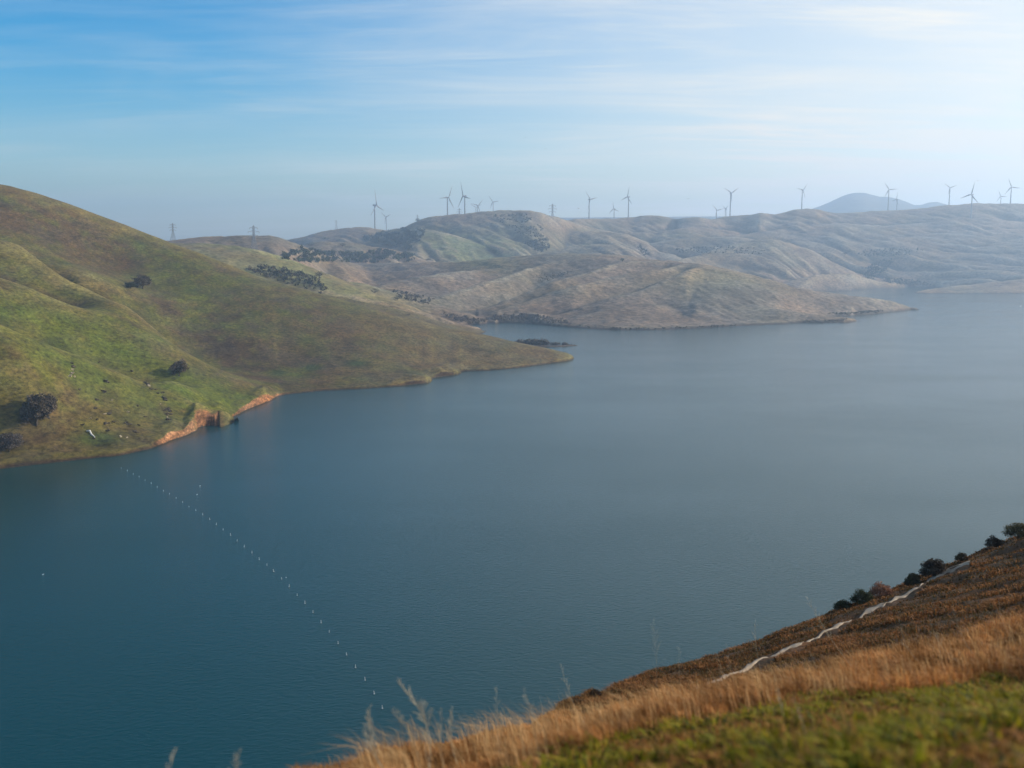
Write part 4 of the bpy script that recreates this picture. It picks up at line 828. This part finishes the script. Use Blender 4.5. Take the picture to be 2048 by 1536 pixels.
for a, b_, s, lab in [(400, 972, .9, 'upper of two white waterbirds floating right of the buoy line'), (394, 989, .9, 'lower of two white waterbirds floating right of the buoy line'), (572, 1155, .6, 'tiny white waterbird floating close beside the buoy line'), (86, 1149, .9, 'white waterbird alone on the dark water at lower left'), (2041, 613, 7, 'pale waterbird speck far out near the right edge')]:
    D = wdist(a, b_); t = ang(a, b_)[0]; bird((D * math.sin(t), D * math.cos(t), -.02), s, MAT_BIRDW, lab, 0)
for a, b_, s, D, lab in [(1156.5, 417, 1.2, 520, 'dark bird flying left of the turbine past the faint pylon'), (1051, 275, .8, 500, 'tiny dark bird in the blue sky above the highest hill'), (1091, 298, .8, 500, 'tiny dark bird lower right of the other in the open sky'), (1377, 398, .9, 520, 'faint bird in the pale sky between turbine groups'), (1956, 362, 1.0, 520, 'faint bird in the white sky near the right turbines')]:
    t, kk = ang(a, b_); bird((D * math.sin(t), D * math.cos(t), CAMZ + kk * D), s, MAT_BIRDD, lab, 1, 1.2)

# ------------------------------------------------------------------ foreground plants
MAT_BLADE = colmat('dry_and_green_blades', 0.7, 0.35, 0.25, 6.0)
def blades(name, t, d, h, w, lean, cols, label, seed, droop=0.5):
    rng = np.random.default_rng(seed); n = len(t); z = fz(t, d); P = np.c_[d * np.sin(t), d * np.cos(t), z - 0.01]
    ya = rng.random(n) * 6.28; U = np.c_[np.cos(ya), np.sin(ya), np.zeros(n)] * (w / 2)[:, None]
    dr = np.c_[lean[:, 0], lean[:, 1], np.zeros(n)]
    p1 = P + np.c_[dr[:, 0] * .25, dr[:, 1] * .25, np.full(n, .55)] * h[:, None]
    p2 = P + np.c_[dr[:, 0] * .9, dr[:, 1] * .9, np.full(n, 1.0) - droop * np.hypot(dr[:, 0], dr[:, 1])] * h[:, None]
    V = np.stack([P - U, P + U, p1 + U * .7, p1 - U * .7, p2], 1).reshape(-1, 3)
    o = np.arange(n)[:, None] * 5
    ob = mesh_np(name, V, [o + np.array([[0, 1, 2, 3]]), o + np.array([[3, 2, 4]])], MAT_BLADE, None, False, np.repeat(cols * np.array((1.08, .90, .62)), 5, 0))
    return tag(ob, label, 'grass', None, 'stuff')
def pick(cols, n, rng, jit=.3):
    cols = np.array(cols); return cols[rng.integers(0, len(cols), n)] * (1 - jit + 2 * jit * rng.random((n, 1)))
def cand(n, plo, phi, dlo, dhi, rng, pw=1.0):
    t = rng.uniform(th(plo), th(phi), n); lo = np.interp(t, *zip(*dlo)) if isinstance(dlo, list) else np.full(n, dlo); hi = np.interp(t, *zip(*dhi)) if isinstance(dhi, list) else np.full(n, dhi)
    return t, lo + (hi - lo) * rng.random(n) ** pw
rng = np.random.default_rng(3)
SILL = [(a, b_) for a, b_ in SILA]
# green ground cover near the camera
t, d = cand(120000, 560, 2160, 2.2, 9.6, rng, .8); g_, s2 = zones(t, d, d * np.sin(t), d * np.cos(t))
x, y = d * np.sin(t), d * np.cos(t); pn = fbm(x / .8, y / .8, 3, 61); k = (rng.random(len(t)) < g_)
t, d, pn = t[k], d[k], pn[k]; n = len(t)
cg = pick([(.21, .23, .016), (.15, .18, .014), (.30, .27, .02), (.035, .05, .012)], n, rng); cy2 = pick([(.30, .15, .04), (.26, .11, .035), (.32, .21, .06), (.10, .06, .03), (.20, .15, .03)], n, rng)
mixk = (rng.random(n) < sst(pn, -0.25, .45) * .8 + .15)[:, None]; cols = np.where(mixk, cy2, cg)
blades('green_ground_cover', t, d, rng.uniform(.03, .09, n) * (1 + .9 * sst(-pn, -.2, .5)), rng.uniform(.012, .03, n), rng.normal(0, .7, (n, 2)), cols, 'low green and rusty grass in the bottom right corner', 4, .4)
# tall dry grass band
t, d = cand(150000, 560, 2200, [(a, b_ * .9) for a, b_ in B2T], [(a, b_ * 1.06) for a, b_ in B3T], rng)
x, y = d * np.sin(t), d * np.cos(t); pn = fbm(x / .9, y / .9, 3, 71)
k = (d < np.interp(t, *zip(*SILL)) * 1.05) & (d > 2.2) & (rng.random(len(t)) < .12 + .88 * sst(pn, -.55, .25)); t, d, pn = t[k], d[k], pn[k]; n = len(t)
hh = rng.uniform(.10, .34, n) * (.42 + .8 * sst(pn, -.4, .7)) * (0.55 + .45 * sst(t, th(1000), th(1500)))
cols = pick([(.42, .21, .085), (.48, .26, .12), (.34, .16, .06), (.54, .34, .17), (.18, .09, .04)], n, rng, .25) * (.55 + .6 * sst(fbm(x[k] / 1.3, y[k] / .8, 3, 271), -.5, .4))[:, None]
blades('dry_grass', t, d, hh, rng.uniform(.004, .010, n) * (.7 + d / 14), np.c_[rng.normal(-.32, .3, n), rng.normal(0, .3, n)], cols, 'wind combed orange brown dry grass along the near slope', 5)
t, d = cand(9000, 700, 2200, [(a, b_ * .95) for a, b_ in B2T], [(a, b_ * 1.05) for a, b_ in B3T], rng); x, y = d * np.sin(t), d * np.cos(t); k = (fbm(x / .5, y / .5, 2, 171) > .15) & (d < np.interp(t, *zip(*SILL))); t, d = t[k], d[k]; n = len(t)
blades('tall_dry_stems', t, d, rng.uniform(.25, .55, n), rng.uniform(.003, .006, n), np.c_[rng.normal(-.5, .22, n), rng.normal(0, .25, n)], pick([(.58, .40, .24), (.50, .32, .17), (.62, .48, .32)], n, rng, .2), 'longer pale stems leaning left out of the dry grass', 16)
# mixed tufts of dead grass within the green area
t, d = cand(24000, 560, 2160, 2.4, 9.5, rng, .8); x, y = d * np.sin(t), d * np.cos(t); k = fbm(x / .3, y / .3, 2, 81) > .12; t, d = t[k], d[k]; n = len(t)
blades('dead_grass_tufts', t, d, rng.uniform(.06, .18, n), rng.uniform(.003, .008, n), np.c_[rng.normal(-.15, .35, n), rng.normal(0, .3, n)], pick([(.42, .28, .14), (.34, .18, .08), (.20, .11, .05)], n, rng, .3), 'dead tufts sticking out of the green ground cover', 6)
# sparse tufts over the far part of the slope
t, d = cand(150000, 1080, 2200, [(a, b_) for a, b_ in B3T], [(a, b_ * 1.12) for a, b_ in SILL], rng)
x, y = d * np.sin(t), d * np.cos(t); pn = fbm(x / 2.0, y / 2.0, 3, 44 + 50)
PATH_PX = [(1190, 1456, 12), (1262, 1438, 13.2), (1300, 1420, 15), (1380, 1388, 19), (1471, 1346, 24), (1512, 1326, 26), (1569, 1303, 28.5), (1602, 1289, 30), (1646, 1268, 32), (1682, 1250, 33.5), (1731, 1228, 36), (1768, 1210, 38), (1792, 1198, 40), (1836, 1176, 42.5), (1857, 1162, 44), (1909, 1134, 48), (1941, 1124, 50)]
PP = np.array([(th(a), dd) for a, _, dd in PATH_PX]); 
pth = []
for a, b_, dd in PATH_PX:
    p = locate(a, b_, 'F', 8); pth.append(p)
pth_t = np.array([math.atan2(p.x, p.y) for p in pth]); pth_d = np.array([math.hypot(p.x, p.y) for p in pth])
dpath = d - np.interp(t, pth_t, pth_d); onp = (dpath > -2.6) & (dpath < .9) & (t > pth_t[0]) & (t < pth_t[-1])
k = (d > np.interp(t, *zip(*[(a, b_) for a, b_ in B3T])) * .95) & (rng.random(len(t)) < .25 + .75 * sst(pn, -.4, .3)) & ~onp; t, d, pn = t[k], d[k], pn[k]; n = len(t)
cols = np.where((rng.random(n) < sst(pn, -.1, .6) * .75)[:, None], pick([(.22, .105, .045), (.28, .15, .07), (.16, .075, .035)], n, rng, .3), pick([(.085, .055, .026), (.055, .048, .02), (.13, .07, .033)], n, rng, .3))
blades('slope_grass', t, d, rng.uniform(.05, .20, n) * (.6 + .6 * sst(pn, -.2, .6)), rng.uniform(.014, .040, n) * (d / 25), np.c_[rng.normal(-.35, .6, n), rng.normal(0, .5, n)], cols, 'dark brown tussocks covering the slope around the trail', 8)
# trail
pts = []; nseg = 240; tt = np.linspace(pth_t[0], pth_t[-1], nseg); dd = np.interp(tt, pth_t, pth_d); wv = .5 + .25 * fbm(np.arange(nseg) / 6., np.zeros(nseg), 3, 5)
dd = dd + .35 * fbm(np.arange(nseg) / 16., np.zeros(nseg), 3, 15)
V = []
for a, r_, w_ in zip(tt, dd, wv):
    for s2 in (-1, -.5, .5, 1):
        r2 = r_ + s2 * w_; zz = float(fz(np.array([a]), np.array([r2]))[0]) + (.035 if abs(s2) < .9 else -.05); V.append((r2 * math.sin(a), r2 * math.cos(a), zz))
po = mesh_np('path', V, gridfaces(nseg, 4), simple('pale_trail_dust', (0.30, 0.235, 0.17), .95, .25, 2.2)); po['kind'] = 'structure'

# bushes on the brow
MAT_BUSH = colmat('bush_twigs', .9, .15, .4, 8)
def make_bush(px_, py_, wp, hp, color, label, seed, dmin=8, n=2600):
    p = locate(px_, py_, 'F', dmin); D = math.hypot(p.x, p.y); w = wp * .86 * D / F; h = hp * .9 * D / F; color = tuple(c_ * 1.5 for c_ in color); rng = np.random.default_rng(seed); rnd = random.Random(seed)
    e = empty('bush', p - Vector((0, 0, .03))); tag(e, label, 'bush')
    sb = MB(); c = []
    for i in range(16):
        a = i * 2.4; el = rnd.uniform(.5, 1.5); el = math.asin(min(1, (i + .5) / 16)); q = Vector((math.cos(a) * math.cos(el) * w * .52, math.sin(a) * math.cos(el) * w * .52, h * (.14 + .85 * math.sin(el)) * rnd.uniform(.75, 1.1))) 
        sb.tube([(0, 0, 0), q * .5 + Vector((0, 0, h * .06)), q], [h * .022, h * .013, h * .005], 5); c.append(tuple(q))
    sb.build('stem', MAT_BARK, e, True); c = np.array(c) * np.array((.78, .78, .78))
    V, Fq, r, k = tuftcloud(c, np.tile((.22 * w, .22 * w, .2 * h), (len(c), 1)), n, h * .035, rng, .9, 2.0)
    cc = np.array(color)[None] * (.6 + .8 * rng.random(len(c)))[k][:, None]; V[:, 2] = np.maximum(V[:, 2], 0)
    mesh_np('foliage', V, Fq, MAT_BUSH, e, False, cc)
for i, a in enumerate([(1868, 1152, 54, 46, (.04, .03, .022), 'large round dark bush standing alone on the brow of the near slope'),
                       (1826, 1172, 34, 32, (.055, .048, .025), 'smaller olive bush left of the large round dark one on the brow'),
                       (1991, 1094, 38, 26, (.035, .028, .02), 'dark bush on the brow nearest the upper right end'),
                       (1923, 1122, 26, 20, (.05, .038, .022), 'small brown bush just above the upper end of the trail'),
                       (1725, 1206, 50, 32, (.032, .036, .018), 'dark olive bush beside the reddish one on the brow'),
                       (1763, 1196, 50, 34, (.17, .085, .05), 'reddish brown bush on the brow above the trail'),
                       (1686, 1222, 40, 28, (.035, .04, .02), 'dark spreading bush at the left end of the brow cluster'),
                       (1190, 1396, 34, 22, (.03, .02, .014), 'small dark bush at the sharp kink of the near slope edge'),
                       (1150, 1416, 46, 20, (.028, .018, .014), 'low dark bush below the kink of the near slope edge'),
                       (2040, 1075, 60, 34, (.075, .06, .026), 'olive brown brush at the right edge on top of the slope')]): make_bush(*a, 200 + i)

# tall dry stalks standing above the grass, each one a thing
MAT_STRAW = simple('straw', (0.50, 0.42, 0.28), .8, .2, 20)
def stalk(bx, by, tx, ty, D, bend, head, label, seed, rad=.0022):
    rad *= .6; rnd = random.Random(seed); t, kb = ang(bx, by); zb = float(fz(np.array([t]), np.array([D]))[0])
    p0 = Vector((D * math.sin(t), D * math.cos(t), zb)); t2, k2 = ang(tx, ty); p1 = Vector((D * math.sin(t2), D * math.cos(t2), CAMZ + k2 * D)) + Vector((0, rnd.uniform(-.05, .1), 0))
    e = empty('dry_stalk', p0); tag(e, label, 'plant stalk'); d = p1 - p0; ln = d.length; side = Vector((-d.z, 0, d.x)).normalized() * bend * ln
    f = lambda s: d * s + side * math.sin(math.pi * s) 
    m_ = MB(); m_.tube([f(i / 9) - Vector((0, 0, .02 * (i == 0))) for i in range(10)], [rad * (1.2 - .8 * i / 9) for i in range(10)], 5); m_.build('stem', MAT_STRAW, e, True)
    hd = MB()
    for i in range(head):
        s = .5 + .5 * i / head; q = f(s); L_ = ln * .11 * (1.25 - s) * 2; dirv = (d.normalized() * .8 + Vector((rnd.uniform(-.7, .7), rnd.uniform(-.7, .7), rnd.uniform(-.1, .5)))).normalized()
        hd.tube([q, q + dirv * L_ * .6, q + dirv * L_ + Vector((0, 0, -.08 * L_))], [rad * .7, rad * .9, rad * .4], 4)
    hd.build('seed_head', MAT_STRAW, e, True)
ST = [(795, 1496, 737, 1420, 5.6, .12, 22, 'feathery bent stalk at the far left tip of the near slope', .003), (806, 1500, 728, 1450, 5.5, .10, 18, 'lowest leaning stalk of the left blurred cluster', .003),
      (856, 1494, 790, 1374, 6.0, -.14, 24, 'tallest blurred stalk in the left cluster, curving up to the left', .004), (840, 1494, 783, 1412, 5.8, -.10, 16, 'short stalk leaning left beneath the tallest blurred one', .003),
      (864, 1490, 868, 1412, 6.0, .10, 14, 'upright blurred stalk right of the tallest in the left cluster', .003), (894, 1490, 884, 1415, 6.2, .06, 12, 'thin upright stalk between two thicker blurred ones', .0025),
      (922, 1484, 904, 1418, 6.3, .08, 16, 'feathery upright stalk at the right of the left cluster', .003), (1000, 1470, 993, 1378, 6.6, .02, 10, 'lone thin stalk above the golden grass edge', .002),
      (1004, 1468, 1006, 1412, 6.6, .02, 6, 'short thin stalk beside the lone thin one', .002), (1118, 1430, 1046, 1370, 6.5, .06, 8, 'pale leaning stalk over the water left of the dark kink', .0022),
      (1182, 1400, 1121, 1330, 9, .05, 8, 'straight leaning stalk beginning at the dark kink', .0022), (1312, 1400, 1309, 1243, 8, -.02, 14, 'tall fine stalk with a loose head against the water', .0012),
      (1372, 1390, 1361, 1293, 9, .04, 6, 'fine stalk right of the one with the loose head', .0014), (1534, 1310, 1512, 1241, 14, .05, 10, 'pale stalk standing on the brow above the grass', .003),
      (1478, 1362, 1434, 1304, 11, .05, 6, 'left leaning stalk of the star shaped tuft by the trail', .002), (1482, 1362, 1452, 1288, 11, .02, 6, 'steepest stalk of the star shaped tuft by the trail', .002),
      (1476, 1362, 1436, 1330, 11, .08, 4, 'lowest stalk of the star shaped tuft by the trail', .002), (1730, 1360, 1614, 1194, 11, .04, 12, 'long slanting stalk rising over the trail and the water', .0026),
      (1866, 1300, 1800, 1235, 11, .12, 5, 'arched pale stalk over the dark slope, left one', .0022), (1936, 1300, 1856, 1233, 11, .12, 5, 'arched pale stalk over the dark slope, middle one', .0022),
      (1968, 1285, 1906, 1209, 11, .08, 5, 'straighter pale stalk over the dark slope, right one', .0022), (2052, 1245, 1996, 1196, 12, .1, 5, 'pale stalk leaning in from the right edge', .0022),
      (1892, 1310, 1886, 1240, 11, .06, 8, 'upright straw stalk in front of the arched ones', .0022), (1662, 1345, 1622, 1300, 11, .08, 5, 'short slanting stalk below the long one', .002),
      (1575, 1500, 1560, 1380, 5.5, .03, 4, 'broad blurred dead stalk in the green ground cover', .003), (1612, 1530, 1590, 1400, 4.6, -.04, 3, 'tall blurred dead stalk rising from the bottom grass', .003),
      (500, 1570, 484, 1490, 4.4, .1, 12, 'faint blurred stalk poking up at the bottom left', .003), (350, 1590, 338, 1515, 4.4, .1, 10, 'faintest blurred stalk at the bottom far left', .003)]
for i, a in enumerate(ST): stalk(*a[:8], 300 + i, a[8])

# ------------------------------------------------------------------ haze
hz = MB(); z0, z1 = -4.0, 520.0; hz.box((300, 4300, (z0 + z1) / 2), (5600, 4900, (z1 - z0) / 2))
hm = bpy.data.materials.new('haze_air'); hm.use_nodes = True; hn = hm.node_tree; hn.nodes.clear()
ho = hn.nodes.new('ShaderNodeOutputMaterial'); pv = hn.nodes.new('ShaderNodeVolumePrincipled')
pv.inputs['Color'].default_value = (0.59, 0.77, 1.0, 1); pv.inputs['Density'].default_value = 1.85e-4; pv.inputs['Anisotropy'].default_value = 0.5
hn.links.new(pv.outputs[0], ho.inputs['Volume'])
tag(hz.build('haze', hm), 'pale blue haze thickening over the far hills', None, None, 'stuff')
